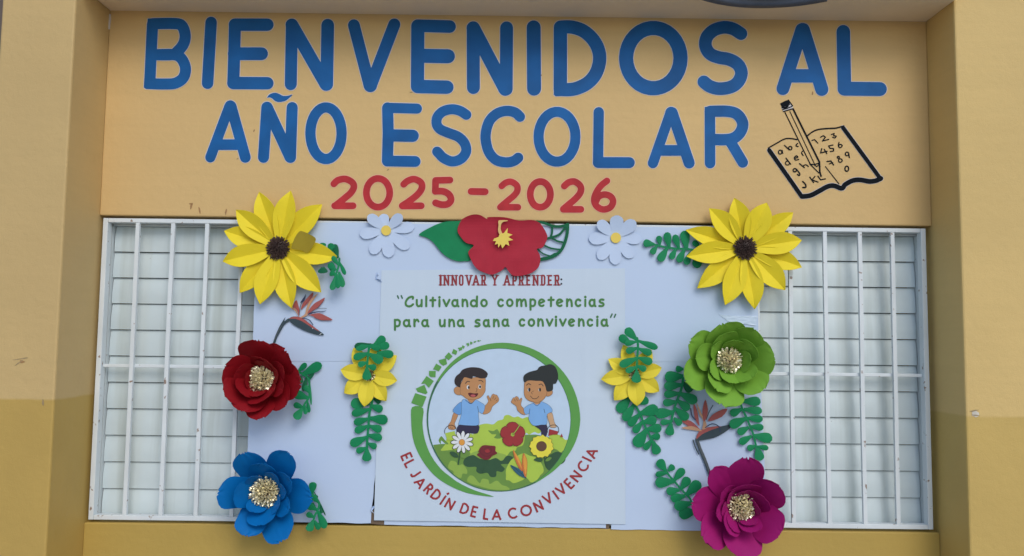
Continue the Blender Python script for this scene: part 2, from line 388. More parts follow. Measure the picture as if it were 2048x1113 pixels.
blue('A', L7, [([(1132, 182), (952, 700)], 106), ([(1148, 182), (1323, 698)], 114), ([(1020, 570), (1250, 570)], 110), ([(1138, 184), (1139, 185)], 124)])
blue('R', L7, [([(1535, 168), (1537, 700)], 109), ([(1538, 170), (1720, 170), (1820, 205), (1872, 300), (1835, 400), (1740, 455), (1550, 458)], 117, 's'), ([(1730, 455), (1872, 692)], 110)],
     [[(1482, 125), (1560, 113), (1560, 190), (1482, 190)]])
def red(ch, strokes): paint('painted_digit', 'red painted '+ch, strokes, L8, M_pink, M_red, (), 8)
red('digit 2', [([(60, 130), (90, 105), (140, 97), (185, 120), (197, 152), (175, 192), (130, 232), (70, 280)], 46, 's'), ([(66, 280), (192, 280)], 46)])
red('digit 0', [(ellpts(362, 191, 80, 98), 46, 'e')])
red('digit 2', [([(537, 133), (565, 110), (610, 98), (655, 122), (660, 162), (630, 205), (580, 245), (527, 280)], 46, 's'), ([(527, 281), (657, 280)], 46)])
red('digit 5', [([(853, 104), (755, 107), (753, 182)], 46), ([(755, 180), (810, 182), (848, 205), (860, 240), (838, 268), (795, 272), (755, 260)], 47, 's')])
red('dash', [([(998, 182), (1093, 184)], 47)])
red('digit 2', [([(1206, 145), (1235, 122), (1272, 116), (1310, 142), (1312, 180), (1285, 215), (1240, 252), (1198, 288)], 44, 's'), ([(1197, 290), (1317, 290)], 45)])
red('digit 0', [(ellpts(1470, 202, 69, 88), 46, 'e')])
red('digit 2', [([(1634, 145), (1665, 120), (1705, 115), (1743, 145), (1745, 185), (1715, 227), (1665, 270), (1627, 302)], 46, 's'), ([(1627, 304), (1747, 304)], 46)])
red('digit 6', [([(1925, 110), (1885, 142), (1852, 190), (1838, 240), (1855, 283), (1900, 305), (1948, 290), (1967, 250), (1948, 215), (1905, 203), (1868, 218), (1850, 250)], 45, 's')])
# ---- painted book and pencil
LB = zf(1500, 180, 4.637)
bk = Part()
thick = [([(178, 560), (480, 990)], 38, 0), ([(480, 990), (560, 980), (640, 940), (720, 897), (780, 890), (852, 915), (882, 880), (950, 843), (1020, 835), (1110, 850), (1170, 842), (1215, 822)], 42, 's'), ([(862, 350), (1208, 822)], 36, 0)]
thin = [([(170, 540), (240, 500), (320, 457), (380, 452), (437, 462)], 10, 's'), ([(535, 425), (580, 390), (640, 367), (740, 358), (800, 355), (870, 335)], 11, 's'), ([(700, 712), (825, 872)], 7, 0),
        ([(325, 210), (560, 690)], 8, 0), ([(370, 200), (600, 690)], 6, 0), ([(400, 178), (643, 668)], 13, 0), ([(310, 202), (350, 190), (397, 176)], 9, 's'), ([(303, 184), (345, 172), (387, 155)], 9, 's'),
        ([(356, 95), (395, 150)], 9, 0), ([(300, 165), (330, 165), (352, 150)], 14, 0), ([(556, 690), (600, 692), (645, 678)], 9, 's'), ([(560, 692), (640, 772)], 8, 0), ([(645, 668), (648, 760), (660, 802)], 12, 0), ([(600, 700), (622, 712), (642, 688)], 8, 0),
        ([(298, 562), (304, 590)], 9, 0), (ellpts(280, 578, 16, 18), 9, 'e'), ([(320, 515), (366, 558)], 9, 0), (ellpts(374, 541, 15, 16), 9, 'e'), ([(442, 498), (430, 508), (430, 522), (446, 526)], 9, 's'),
        (ellpts(348, 680, 19, 18), 8, 'e'), ([(334, 634), (378, 690)], 9, 0), ([(412, 635), (444, 626), (430, 612), (412, 630), (424, 652), (452, 645)], 9, 's'), ([(490, 568), (479, 585), (494, 610)], 8, 's'),
        (ellpts(416, 746, 15, 15), 10, 'e'), ([(432, 738), (460, 775), (458, 795), (440, 785)], 10, 's'), ([(460, 685), (505, 722)], 9, 0), ([(490, 708), (518, 695), (542, 712)], 9, 's'),
        ([(490, 850), (516, 880), (516, 905), (490, 906)], 11, 's'), ([(555, 810), (590, 860)], 9, 0), ([(603, 803), (575, 835), (632, 856)], 9, 0), ([(630, 800), (655, 835), (700, 826)], 9, 0),
        ([(575, 470), (600, 462), (630, 495)], 8, 0), ([(655, 440), (680, 425), (700, 440), (672, 475), (730, 460)], 9, 0), ([(755, 415), (782, 405), (775, 424), (802, 430), (790, 447), (766, 440)], 8, 0),
        ([(666, 545), (655, 586), (716, 570)], 9, 0), ([(690, 552), (712, 592)], 9, 0), ([(770, 512), (730, 520), (742, 543), (775, 545), (775, 568), (745, 572)], 9, 0),
        ([(826, 488), (820, 520), (836, 537), (856, 520), (840, 506), (822, 516)], 9, 's'), ([(715, 665), (750, 660), (775, 697)], 10, 0), ([(735, 688), (768, 674)], 8, 0),
        (ellpts(820, 626, 10, 9), 9, 'e'), (ellpts(838, 656, 17, 16), 9, 'e'), (ellpts(900, 595, 16, 17), 9, 'e'), ([(917, 592), (922, 630)], 9, 0), (ellpts(898, 732, 17, 24), 10, 'e')]
pol = [[(278, 128), (320, 105), (357, 92), (373, 138), (340, 152), (296, 160)]]
A_, B_ = [], []
for pts, w, md in thick+thin:
    if md == 's': pts = smooth(pts, False, 4)
    cl = md == 'e'
    A_ += [zz(LB, r) for r in stroke(pts, w*(1.25 if w < 30 else 1.08), nd=8, closed=cl)]
    if w > 30: B_ += [zz(LB, r) for r in stroke(pts, w+11, nd=10, closed=cl)]
for w0 in ([(286, 165), (360, 100), (402, 150), (395, 176), (310, 200)],): B_.append(zz(LB, w0))
A_ += [zz(LB, r) for r in pol]
bk.flat(B_, 0.0006, M_pale); bk.flat(A_, 0.0012, M_ink)
bk.build('painted_book', wall, 'black painted outline of an open book with a pencil')

# small blemishes: rust drips, chips, hook stains
M_stain = mat('rust_stain', (0.36, 0.20, 0.08), 0.7, 0.2, 80); M_chip = mat('bare_plaster_chip', (0.62, 0.58, 0.50), 0.8, 0.1, 60); M_dk = mat('dark_scuff', (0.34, 0.25, 0.13), 0.8, 0.2, 60)
def blot(name, cx, cy, rx, ry, m, d=0.0009, ang=0, seed=0):
    q = Part(); pts = []
    for i in range(18):
        a = 2*pi*i/18; r = 1+0.5*noise.noise(Vector((cos(a)*1.5+seed*3.1, sin(a)*1.5, seed)))
        x, y = rx*r*cos(a), ry*r*sin(a)
        pts.append((cx+x*cos(ang)-y*sin(ang), cy+x*sin(ang)+y*cos(ang)))
    q.flat([pts], d, m); return q
for i, (x, y, rx, ry, m, a) in enumerate([(383, 412, 2.2, 6, M_stain, .3), (399, 421, 1.8, 6, M_stain, -.2), (452, 424, 1.8, 6, M_stain, .2), (381, 408, 3, 1.5, M_stain, 0), (776, 340, 3, 1.1, M_dk, -.6), (475, 318, 2, 1, M_dk, -.6),
                                          (508, 262, 1.2, 3, M_stain, .4), (822, 185, 3, .8, M_dk, 0), (1083, 151, 1, 1.5, M_dk, 0), (818, 6, 12, 4, M_chip, .1), (836, 9, 2, 1.5, M_dk, 0), (1625, 187, 1.5, 3.5, M_stain, .1), (700, 22, 2, .7, M_dk, .2)]):
    blot('wall_stain', x, y, rx, ry, m, 0.0009, a, i).build('stain' if m is not M_chip else 'paint_chip', wall)
for i, (x, y, rx, ry, m, a, d) in enumerate([(1950, 828, 7, 7, M_chip, .3, DR+.0009), (1948, 822, 9, 1.3, M_dk, -.2, DR+.0014), (1951, 831, 8, 1.0, M_dk, .1, DR+.0014),
                                             (42, 718, 16, 1.0, M_dk, -.15, DL+.0009), (38, 726, 10, .9, M_dk, -.6, DL+.0009), (44, 724, 5, 3, M_stain, .2, DL+.0007), (86, 805, 2, 7, M_dk, 0, DL+.0009)]):
    blot('scuff', x, y, rx, ry, m, d, a, i+40).build('scuff', wall)

# ---- round rim on the soffit
def Wz(px, py, z):
    v = fwd + RIGHT*((px-1024.0)/FPX) + UP*((556.5-py)/FPX)
    t = (z-CAM_H)/v.z
    return Vector((v.x*t, -CAM_D+v.y*t, z))
zr = ZS-0.012
a, b, c = Wz(1424, -1, zr), Wz(1534, 10, zr), Wz(1642, -1, zr)
def circ(a, b, c):
    d = 2*(a.x*(b.y-c.y)+b.x*(c.y-a.y)+c.x*(a.y-b.y))
    A, B, C = (q.x*q.x+q.y*q.y for q in (a, b, c))
    return ((A*(b.y-c.y)+B*(c.y-a.y)+C*(a.y-b.y))/d, (A*(c.x-b.x)+B*(a.x-c.x)+C*(b.x-a.x))/d)
ccx, ccy = circ(a, b, c); rr = hypot(b.x-ccx, b.y-ccy)
em = thing('ceiling_ring', 'dark slate curved rim under the soffit, only its lower arc in view', 'ring', (ccx, ccy+rr-0.05, zr))
q = Part(); n = 72
prof = [(rr-0.018, ZS-0.0005), (rr-0.020, zr-0.004), (rr-0.012, zr-0.010), (rr+0.006, zr-0.009), (rr+0.012, zr), (rr+0.012, ZS-0.0005)]
a0 = math.asin(max(-1, min(1, (-0.199-ccy)/(rr+0.012))))
P = [Vector((ccx+r_*cos(a0+(pi-2*a0)*i/n), ccy+r_*sin(a0+(pi-2*a0)*i/n), z_)) for r_, z_ in prof for i in range(n+1)]
q.quadgrid(P, n, len(prof)-1, M_slate); q.build('rim', em, smooth_=True)

# ------------------------------------------------------------------ window
WX0, WX1, WZ0, WZ1 = -1.3743, 1.4069, 0.9845, 1.984
gr = thing('window_grille', 'white painted steel window grille with rust specks and one mid rail', 'grille', (0, 0.01, WZ0))
def bar(name, x0, x1, y0, y1, z0, z1, lab=None):
    q = Part(); q.box(x0, x1, y0, y1, z0, z1, M_grille); return q.build(name, gr, lab, bevel=0.0015)
fw = 0.0165
bar('frame_side', WX0, WX0+fw, 0.004, 0.034, WZ0, WZ1); bar('frame_side', WX1-fw, WX1, 0.004, 0.034, WZ0, WZ1)
bar('frame_top', WX0+fw+.0003, WX1-fw-.0003, 0.005, 0.034, WZ1-0.014, WZ1); bar('frame_bottom', WX0+fw+.0003, WX1-fw-.0003, 0.005, 0.034, WZ0, WZ0+0.015)
zr_ = (W(220, 734, -.02).z + W(1840, 749, -.02).z)/2
bar('mid_rail', WX0+fw+.0003, WX1-fw-.0003, 0.0175, 0.027, zr_-0.0055, zr_+0.0055)
barx = []
for pt in ((276.4, 450, 251, 1000), (347.4, 450, 321.5, 1000), (416.7, 450, 391, 1000), (480, 600, 469, 850), (1579.5, 470, 1587.5, 1040), (1650.6, 470, 1657, 1040), (1720, 470, 1729, 1040), (1785, 470, 1795, 1040)):
    barx.append((W(pt[0], pt[1], -.01).x + W(pt[2], pt[3], -.01).x)/2)
barx += [barx[3]+0.112, barx[4]-0.112]
for x in barx:
    q = Part(); w2 = 0.0064; nseg = 12; sd = random.random()*50
    P = []
    for j in range(nseg+1):                                   # slightly bent bar
        z = WZ0+0.0152+(WZ1-WZ0-0.0295)*j/nseg; o = 0.0016*noise.noise(Vector((sd, z*2.5, 0)))
        P += [Vector((x+o+sx, yy, z)) for sx, yy in ((-w2, .006), (w2, .006), (w2, .017), (-w2, .017), (-w2, .006))]
    q.quadgrid(P, 4, nseg, M_grille); q.build('bar', gr, bevel=0)

# louvre windows behind the grille
yl = 0.064
ztop = (W(300, 456, -yl).z + W(1750, 473, -yl).z)/2
zbot = (W(300, 1032, -yl).z + W(1750, 1050, -yl).z)/2
NS = 11; pitch = (ztop-zbot)/NS
def louvre_window(x0, x1, side, label):
    t = thing('louvre_window', label, 'window', ((x0+x1)/2, yl, zbot))
    def fr(name, *a):
        q = Part(); q.box(*a, M_frame); q.build(name, t, bevel=0.001)
    zt_, zb_ = ztop+0.0015, zbot+0.001
    xa, xb = (x0-0.030, x0) if side < 0 else (x1, x1+0.030)
    fr('jamb', xa, xb, 0.044, 0.12, zb_, zt_)
    fr('jamb', *((x1, x1+0.02) if side < 0 else (x0-0.02, x0)), 0.044, 0.12, zb_, zt_)
    fr('head_frame', x0-.02, x1+.02, 0.044, 0.12, zt_+.0003, zt_+0.014); fr('head_track', x0-.02, x1+.02, 0.064, 0.12, zt_+0.0165, zt_+0.034)
    fr('bottom_frame', x0-.02, x1+.02, 0.045, 0.12, WZ0-.006, zb_-.0003)
    # one slat: curved closed aluminium blade, lower edge forward of the next one
    q = Part(); n = 10; P = []
    for side_ in (0, 1):
        for j in range(n+1):
            u = j/n
            z = 0.0028+(pitch-0.0022)*u
            y = 0.0 + 0.0075*u - 0.0035*sin(pi*u) + (0.0012 if side_ else 0)
            P.append((y, z))
    loop = P[:n+1]+list(reversed(P[n+1:]))+[P[0]]
    V = []
    for y, z in loop:
        V += [Vector((-(x1-x0)/2+0.0015, y, z)), Vector(((x1-x0)/2-0.0015, y, z))]
    q.quadgrid(V, 1, len(loop)-1, M_slat)
    me = None
    for i in range(NS):
        if me is None:
            o = q.build('slat', None); me = o.data
        else:
            o = bpy.data.objects.new('slat', me); sc.collection.objects.link(o)
        o.parent = t
        o.location = Vector(((x0+x1)/2 + random.uniform(-.0008, .0008), yl-0.006+random.uniform(-.0008, .0008), zbot+pitch*i)) - t.location
        o.rotation_euler = (random.uniform(-.006, .006), random.uniform(-.0004, .0004), 0)
        md = None
xl0 = (W(229, 470, -yl).x + W(212, 1000, -yl).x)/2 - 0.004
xr1 = (W(1822, 470, -yl).x + W(1838, 1000, -yl).x)/2 + 0.006
louvre_window(xl0, W(640, 700, -yl).x, -1, 'closed white louvre slats left of the paper display, behind the grille')
louvre_window(W(1430, 700, -yl).x, xr1, 1, 'closed white louvre slats right of the paper display, behind the grille')

# ------------------------------------------------------------------ paper sheets
def wav(x, y, amp, sc_=0.006, seed=0.0):
    return amp*(noise.noise(Vector((x*sc_, y*sc_, seed)))+0.35*noise.noise(Vector((x*sc_*3, y*sc_*3, seed+5))))
def sheet(name, label, cat, cs, d, amp, m, seed, n=26, group=None, rough_edge=0.0, parent=None):
    c = W((cs[0][0]+cs[2][0])/2, (cs[0][1]+cs[2][1])/2, d)
    t = thing(name, label, cat, c, group)
    q = Part(); P = []
    for j in range(n+1):
        for i in range(n+1):
            u, v = i/n, j/n
            x = (cs[0][0]*(1-u)+cs[1][0]*u)*(1-v)+(cs[3][0]*(1-u)+cs[2][0]*u)*v
            y = (cs[0][1]*(1-u)+cs[1][1]*u)*(1-v)+(cs[3][1]*(1-u)+cs[2][1]*u)*v
            e = rough_edge*noise.noise(Vector((x*.03, y*.03, seed+9)))
            if i in (0, n): x += e
            if j in (0, n): y += e*0.7
            fold = sum(0.0007*math.exp(-((x-fx)/5.0)**2) for fx in (838, 925, 1013, 1087, 1170)) + 0.0005*math.exp(-((y-795)/6.0)**2) if name == 'printed_poster' else 0.0
            P.append(W(x, y, d+fold+wav(x, y, amp, 0.006, 1.0)+(0.0003 if amp > .0005 else .0001)*noise.noise(Vector((x*.05, y*.05, 2)))))
    q.quadgrid(P, n, n, m)
    q.build('paper', t, smooth_=True, solid=0.0006)
    return t
G_SH = 'white paper sheets covering the middle of the grille'
top_sheet = sheet('paper_sheet', 'white paper sheet across the top of the grille, the widest of the sheets', 'paper', [(516, 443), (1512, 457), (1519, 724), (504, 723)], 0.0043, 0.0013, M_paper, 1.0, 44, rough_edge=1.5)
left_sheet = sheet('paper_sheet', 'white paper sheet behind the blue flower, lower left of the poster', 'paper', [(503, 719), (772, 720), (742, 1047), (489, 1044)], 0.0032, 0.0013, M_paper, 2.0, rough_edge=2)
right_sheet = sheet('paper_sheet', 'white paper sheet behind the magenta flower, lower right of the poster', 'paper', [(1235, 718), (1519, 721), (1536, 1064), (1222, 1059)], 0.0032, 0.0013, M_paper, 3.0, rough_edge=2)
mid_sheet = sheet('paper_sheet', 'white paper sheet peeking out beneath the lower edge of the poster', 'paper', [(766, 715), (1240, 716), (1212, 1057), (769, 1050)], 0.0018, 0.0013, M_paper, 4.0, rough_edge=2.5)
cb = thing('cardboard_backing', 'brown cardboard backing showing at the lower corners of the poster', 'cardboard', W(980, 1040, -0.004))
q = Part(); q.flat([[(738, 1020), (775, 1020), (773, 1051), (741, 1048)], [(1205, 1020), (1222, 1020), (1218, 1061), (1208, 1059)]], -0.001, M_card, 0.003); q.build('board', cb)
tp = Part(); tp.flat([[(1437, 629), (1470, 632), (1515, 632), (1513, 652), (1488, 648), (1470, 653), (1452, 640)]], lambda x, y: 0.0068+0.0014*noise.noise(Vector((x*.09, y*.16, 3))), M_tape, steiner=3)
tp.build('tape_strip', top_sheet, 'crinkled clear tape at the right edge')
for (pts) in ([(752, 545), (757, 549), (752, 556), (762, 560), (764, 566), (751, 558)], [(746, 1012), (750, 1014), (744, 1022), (749, 1028), (741, 1022)]):
    tp = Part(); tp.flat([pts], lambda x, y: 0.009+0.004*sin(x), M_paper, steiner=3); tp.build('torn_curl', top_sheet if pts[0][1] < 700 else left_sheet)

# ------------------------------------------------------------------ poster
PD = 0.0068
poster = sheet('printed_poster', 'large printed poster with two waving children inside a green ring and red curved text', 'poster', [(763, 541), (1250, 537), (1251, 1049), (748, 1041)], PD-0.0003, 0.0003, M_poster, 6.0, 90)
pl = [PD+0.0012]
def lay(): pl[0] += 0.00003; return pl[0]
TXT = PD+0.0012
def pr(name, label, items):
    """items: (polygons, material) in drawing order; one printed element"""
    q = Part()
    for polys, m in items: q.flat(polys, lay(), m)
    return q.build(name, poster, label)
def sm(z, pts, k=4): return [zz(z, smooth(pts, True, k))]
def st(z, pts, w, sm_=True, closed=False, nd=7): return [zz(z, r) for r in stroke(smooth(pts, closed, 3) if sm_ else pts, w, nd=nd, closed=closed)]
PB, PU, PR, PS = zf(860, 690, 5.566), zf(850, 820, 5.859), zf(740, 660, 2.783), zf(790, 670, 5.3)
CX, CY, CR = 998.7, 840.0, 143.0
pr('printed_circle', 'pale blue disc inside the ring', [([ell(CX, CY, CR, CR, 72)], P_skyb)])
# base bushes clipped to circle
arc = [(CX+(CR-.5)*cos(a), CY+(CR-.5)*sin(a)) for a in [radians(t) for t in range(19, 155, 3)]]
topl = zz(PU, [(95, 412), (150, 405), (190, 400), (260, 400), (330, 330), (570, 300), (900, 300), (1300, 290), (1480, 330), (1600, 350), (1700, 370)])
pr('printed_bushes', 'printed green bushes in the lower half of the ring', [
    ([arc+topl], P_bush2),
    (sm(PU, [(570, 262), (590, 205), (650, 175), (720, 162), (800, 170), (850, 130), (912, 112), (930, 72), (980, 60), (1040, 88), (1090, 78), (1140, 102), (1200, 85), (1255, 122), (1275, 180), (1335, 190), (1365, 240), (1335, 278), (1280, 262), (1220, 292), (1180, 275), (1150, 410), (1080, 440), (1060, 480), (1000, 490), (960, 540), (900, 560), (850, 500), (760, 480), (620, 490), (600, 530), (540, 520), (520, 470), (560, 400), (560, 340)]), P_bush),
    (sm(PU, [(1450, 320), (1520, 290), (1590, 300), (1640, 350), (1690, 352), (1728, 400), (1718, 440), (1680, 440), (1660, 490), (1620, 478), (1590, 500), (1550, 470), (1500, 440)]), P_bush),
    (sm(PU, [(740, 240), (800, 250), (850, 230), (890, 330), (810, 330), (835, 290), (780, 285)]), P_bush2),
    (sm(PU, [(240, 400), (260, 330), (350, 290), (540, 280), (560, 330), (520, 470), (330, 470), (190, 480), (210, 440)]), P_bush),
    (sm(PU, [(560, 500), (700, 470), (850, 500), (960, 540), (880, 600), (700, 580), (520, 560)]), P_bush4),
    (sm(PU, [(450, 630), (470, 570), (560, 530), (640, 572), (740, 590), (830, 565), (900, 600), (960, 540), (1032, 560), (990, 630), (890, 640), (935, 690), (900, 730), (840, 720), (832, 780), (770, 787), (730, 740), (650, 750), (600, 720), (600, 670), (500, 670)]), P_bush3),
    (sm(PU, [(1400, 580), (1480, 520), (1560, 490), (1640, 540), (1640, 600), (1590, 640), (1520, 640), (1510, 700), (1450, 710), (1410, 660)]), P_bush3),
    (sm(PU, [(270, 680), (300, 600), (360, 610), (400, 650), (440, 640), (490, 700), (490, 750), (440, 750), (420, 800), (340, 768), (330, 720)]), P_bush4),
    (sm(PU, [(950, 770), (950, 700), (1000, 600), (1050, 560), (1100, 530), (1160, 510), (1230, 540), (1300, 560), (1370, 640), (1390, 720), (1350, 770), (1300, 838), (1240, 850), (1190, 800), (1130, 830), (1040, 860), (990, 830), (950, 820)]), P_bush),
    (sm(PU, [(500, 845), (520, 775), (570, 780), (640, 860), (670, 810), (740, 820), (760, 870), (840, 830), (900, 880), (960, 900), (985, 938), (800, 935), (650, 900)]), P_bush4),
    (sm(PU, [(160, 360), (190, 310), (230, 350), (275, 400), (240, 400), (190, 360), (185, 400)]), P_bush2)])
# ring crescent, thin line, outer crescent, segments
th = {0: 19, 30: 17.5, 60: 14, 90: 11, 120: 8, 140: 5, 160: 3.2, 180: 2.4, 200: 2, 220: 1.6, 240: .8, 270: .6, 290: 1.2, 310: 4, 325: 9, 340: 14.5, 350: 17.5, 360: 19}
ks = sorted(th)
def thk(a):
    for k0, k1 in zip(ks, ks[1:]):
        if k0 <= a <= k1: return th[k0]+(th[k1]-th[k0])*(a-k0)/(k1-k0)
    return 1
def band(a0, a1, rin):
    P1 = []; P2 = []
    a = a0
    while a <= a1+.01:
        t = radians(a); P1.append((CX+rin*cos(t), CY-rin*sin(t))); P2.append((CX+(CR+thk(a % 360))*cos(t), CY-(CR+thk(a % 360))*sin(t))); a += 4
    return [P1+P2[::-1]]
pr('printed_ring', 'green ring that thickens towards the right', [(band(-60, 148, CR-0.3), P_grn), (band(148, 300, CR-0.3), P_dgrn), ([r for r in stroke(ell(CX, CY, CR-.2, CR-.2, 72), 1.0, nd=5, closed=True)], P_dgrn)])
pr('printed_crescent', 'thick green crescent at the lower left', [(sm(PR, [(235, 430), (229, 500), (238, 600), (270, 690), (330, 780), (400, 843), (495, 893), (580, 917), (690, 929), (580, 893), (495, 852), (450, 820), (395, 775), (340, 700), (305, 610), (292, 520), (296, 437)], 3), P_grn)])
for s in ([(215, 618), (335, 655), (290, 768), (172, 722)], [(220, 570), (312, 530), (345, 615), (325, 630), (240, 605)], [(335, 437), (412, 490), (360, 562), (318, 518), (277, 520)], [(360, 383), (432, 383), (430, 450), (378, 448), (360, 430)],
          [(437, 305), (495, 340), (462, 390), (440, 375), (403, 365)], [(462, 270), (540, 248), (552, 310), (512, 328), (475, 300)], [(570, 185), (610, 228), (570, 270), (525, 235)], [(620, 150), (662, 172), (648, 212), (602, 195)],
          [(665, 140), (710, 130), (712, 160), (675, 172), (680, 155)], [(715, 110), (742, 125), (725, 150), (710, 130)], [(750, 95), (780, 85), (790, 110), (765, 125), (768, 108)], [(800, 70), (825, 85), (805, 105), (794, 86)],
          [(835, 70), (865, 65), (858, 78), (835, 86)], [(870, 60), (892, 55), (900, 68), (880, 72)], [(898, 56), (915, 58), (905, 66)]):
    pr('printed_square', None, [([zz(PS, s)], P_grn)])
# boy and girl
O = 5
def fig(z, layers):
    out = []
    for pts, m, ol in layers:
        if ol: out.append((st(z, pts, ol, True, True, 6), P_black))
        out.append((sm(z, pts, 3), m))
    return out
boy = fig(PB, [
    ([(322, 888), (535, 885), (530, 985), (440, 985), (420, 1000), (312, 1000)], P_navy, 0),
    ([(265, 760), (310, 778), (288, 840), (272, 880), (287, 925), (270, 942), (240, 945), (205, 930), (208, 890), (235, 850)], P_skin, O),
    ([(610, 690), (640, 650), (650, 620), (635, 580), (650, 566), (670, 598), (688, 562), (706, 548), (722, 556), (745, 562), (765, 600), (760, 630), (725, 660), (692, 690), (672, 740), (630, 768), (588, 765)], P_skin, O),
    ([(355, 638), (290, 680), (255, 740), (325, 780), (352, 745)], P_shirt2, O),
    ([(355, 625), (400, 612), (455, 655), (500, 615), (560, 640), (610, 682), (585, 765), (541, 745), (540, 800), (540, 890), (440, 898), (340, 890), (318, 882), (350, 770)], P_shirt, O),
    ([(420, 598), (510, 598), (490, 630), (458, 648), (432, 628)], P_skin, 0),
    ([(335, 475), (300, 468), (270, 490), (272, 530), (300, 555), (345, 552)], P_skin, O),
    ([(340, 450), (362, 400), (385, 362), (470, 365), (560, 362), (615, 372), (616, 470), (612, 520), (580, 570), (540, 598), (480, 610), (410, 600), (370, 570), (340, 545)], P_skin, O),
    ([(335, 475), (300, 460), (275, 430), (275, 380), (300, 340), (330, 318), (360, 280), (420, 256), (490, 250), (560, 260), (610, 285), (642, 318), (638, 345), (620, 370), (560, 374), (482, 350), (470, 378), (440, 375), (385, 362), (358, 395), (340, 440)], P_hair, 0),
    ([(425, 540), (450, 534), (490, 542), (535, 540), (525, 570), (490, 585), (450, 580), (430, 560)], P_mouth, 0)])
boy += [([zz(PB, ell(480, 567, 28, 13))], P_tong), ([zz(PB, ell(425, 473, 16, 23)), zz(PB, ell(555, 468, 16, 23))], P_white), ([zz(PB, ell(432, 475, 11, 17)), zz(PB, ell(557, 468, 11, 17))], P_black),
        (st(PB, [(395, 432), (415, 407), (442, 412)], 8)+st(PB, [(543, 400), (568, 396), (592, 416)], 8)+st(PB, [(512, 486), (525, 502), (510, 526)], 4)+st(PB, [(530, 685), (540, 745)], 4)+st(PB, [(395, 618), (455, 657), (495, 620)], 4)
         + st(PB, [(670, 600), (678, 625)], 4)+st(PB, [(706, 575), (700, 600)], 4)+st(PB, [(735, 590), (718, 612)], 4)+st(PB, [(752, 612), (735, 625)], 4)+st(PB, [(225, 930), (228, 915)], 4)+st(PB, [(245, 938), (246, 922)], 4), P_black)]
pr('printed_boy', 'printed boy with short hair waving, in a light blue shirt', boy)
girl = fig(PB, [
    ([(1165, 898), (1295, 880), (1300, 1010), (1245, 1010), (1230, 950)], P_navy, 0),
    ([(1305, 780), (1358, 760), (1382, 860), (1405, 900), (1400, 918), (1370, 922), (1340, 915), (1333, 880)], P_skin2, O),
    ([(1045, 715), (1010, 670), (1025, 602), (1010, 596), (990, 620), (985, 590), (960, 575), (945, 590), (928, 590), (910, 620), (908, 645), (960, 682), (975, 730), (1020, 770), (1060, 775)], P_skin, O),
    ([(1160, 650), (1185, 665), (1230, 640), (1260, 640), (1330, 680), (1362, 740), (1303, 775), (1300, 880), (1240, 890), (1150, 898), (1100, 830), (1105, 768), (1063, 772), (1045, 715), (1095, 672)], P_shirt, O),
    ([(1150, 630), (1230, 632), (1215, 655), (1185, 668), (1165, 652)], P_skin, 0),
    ([(1290, 510), (1325, 500), (1362, 515), (1358, 550), (1320, 572), (1288, 565)], P_skin, O),
    ([(1055, 420), (1100, 398), (1180, 402), (1250, 408), (1285, 460), (1300, 520), (1290, 570), (1250, 620), (1190, 640), (1110, 625), (1065, 590), (1048, 540), (1050, 470)], P_skin, O),
    ([(1055, 420), (1040, 390), (1045, 345), (1080, 315), (1130, 295), (1190, 280), (1213, 250), (1245, 235), (1290, 228), (1340, 215), (1390, 240), (1420, 300), (1426, 370), (1402, 430), (1372, 438), (1370, 490), (1350, 515), (1300, 518), (1283, 460), (1250, 405), (1180, 402), (1100, 395)], P_hair2, 0)])
girl += [([zz(PB, ell(1100, 502, 12, 18)), zz(PB, ell(1220, 502, 12, 18))], P_white), ([zz(PB, ell(1106, 500, 13, 21)), zz(PB, ell(1224, 500, 12, 21))], P_black),
         (st(PB, [(1074, 450), (1096, 433), (1122, 446)], 8)+st(PB, [(1213, 446), (1240, 437), (1260, 460)], 8)+st(PB, [(1152, 515), (1128, 531), (1142, 549)], 4)+st(PB, [(1118, 570), (1148, 600), (1190, 596), (1210, 573)], 6)
          + st(PB, [(1268, 715), (1280, 760)], 4)+st(PB, [(1112, 712), (1105, 768)], 4)+st(PB, [(1155, 652), (1190, 680), (1228, 645)], 4)+st(PB, [(965, 600), (972, 625)], 4)+st(PB, [(940, 608), (950, 630)], 4), P_black)]
pr('printed_girl', 'printed girl with black hair in a bun waving, in a light blue shirt', girl)
pr('printed_bucket', 'printed lime green bucket under the hand of the boy', [(st(PB, [(164, 985), (165, 945), (195, 908), (245, 895), (290, 930), (300, 985)], 6), P_black), ([zz(PB, [(168, 985), (275, 960), (290, 1060), (190, 1060)])], P_bush)])
pr('printed_bucket', 'printed red bucket under the hand of the girl', [(st(PB, [(1308, 975), (1312, 930), (1345, 898), (1400, 895), (1432, 930), (1432, 975)], 6), P_black), ([zz(PB, [(1328, 938), (1428, 965), (1420, 1000), (1370, 1000), (1316, 1015)])], P_red), ([zz(PB, [(1465, 988), (1482, 1026), (1448, 1028)])], P_red)])
def petals2(cx, cy, n, r, w, a0, wob=0.0):
    out = []
    for i in range(n):
        a = a0+2*pi*i/n; rr_ = r*(1+wob*sin(i*2.3))
        px = [(0.15, .3), (.45, .8), (.75, 1), (.95, .55), (1, 0), (.95, -.55), (.75, -1), (.45, -.8), (.15, -.3)]
        out.append([(cx+rr_*u*cos(a)-w*v*sin(a), cy+rr_*u*sin(a)+w*v*cos(a)) for u, v in px])
    return out
def P2(z, ps): return [zz(z, q) for q in ps]
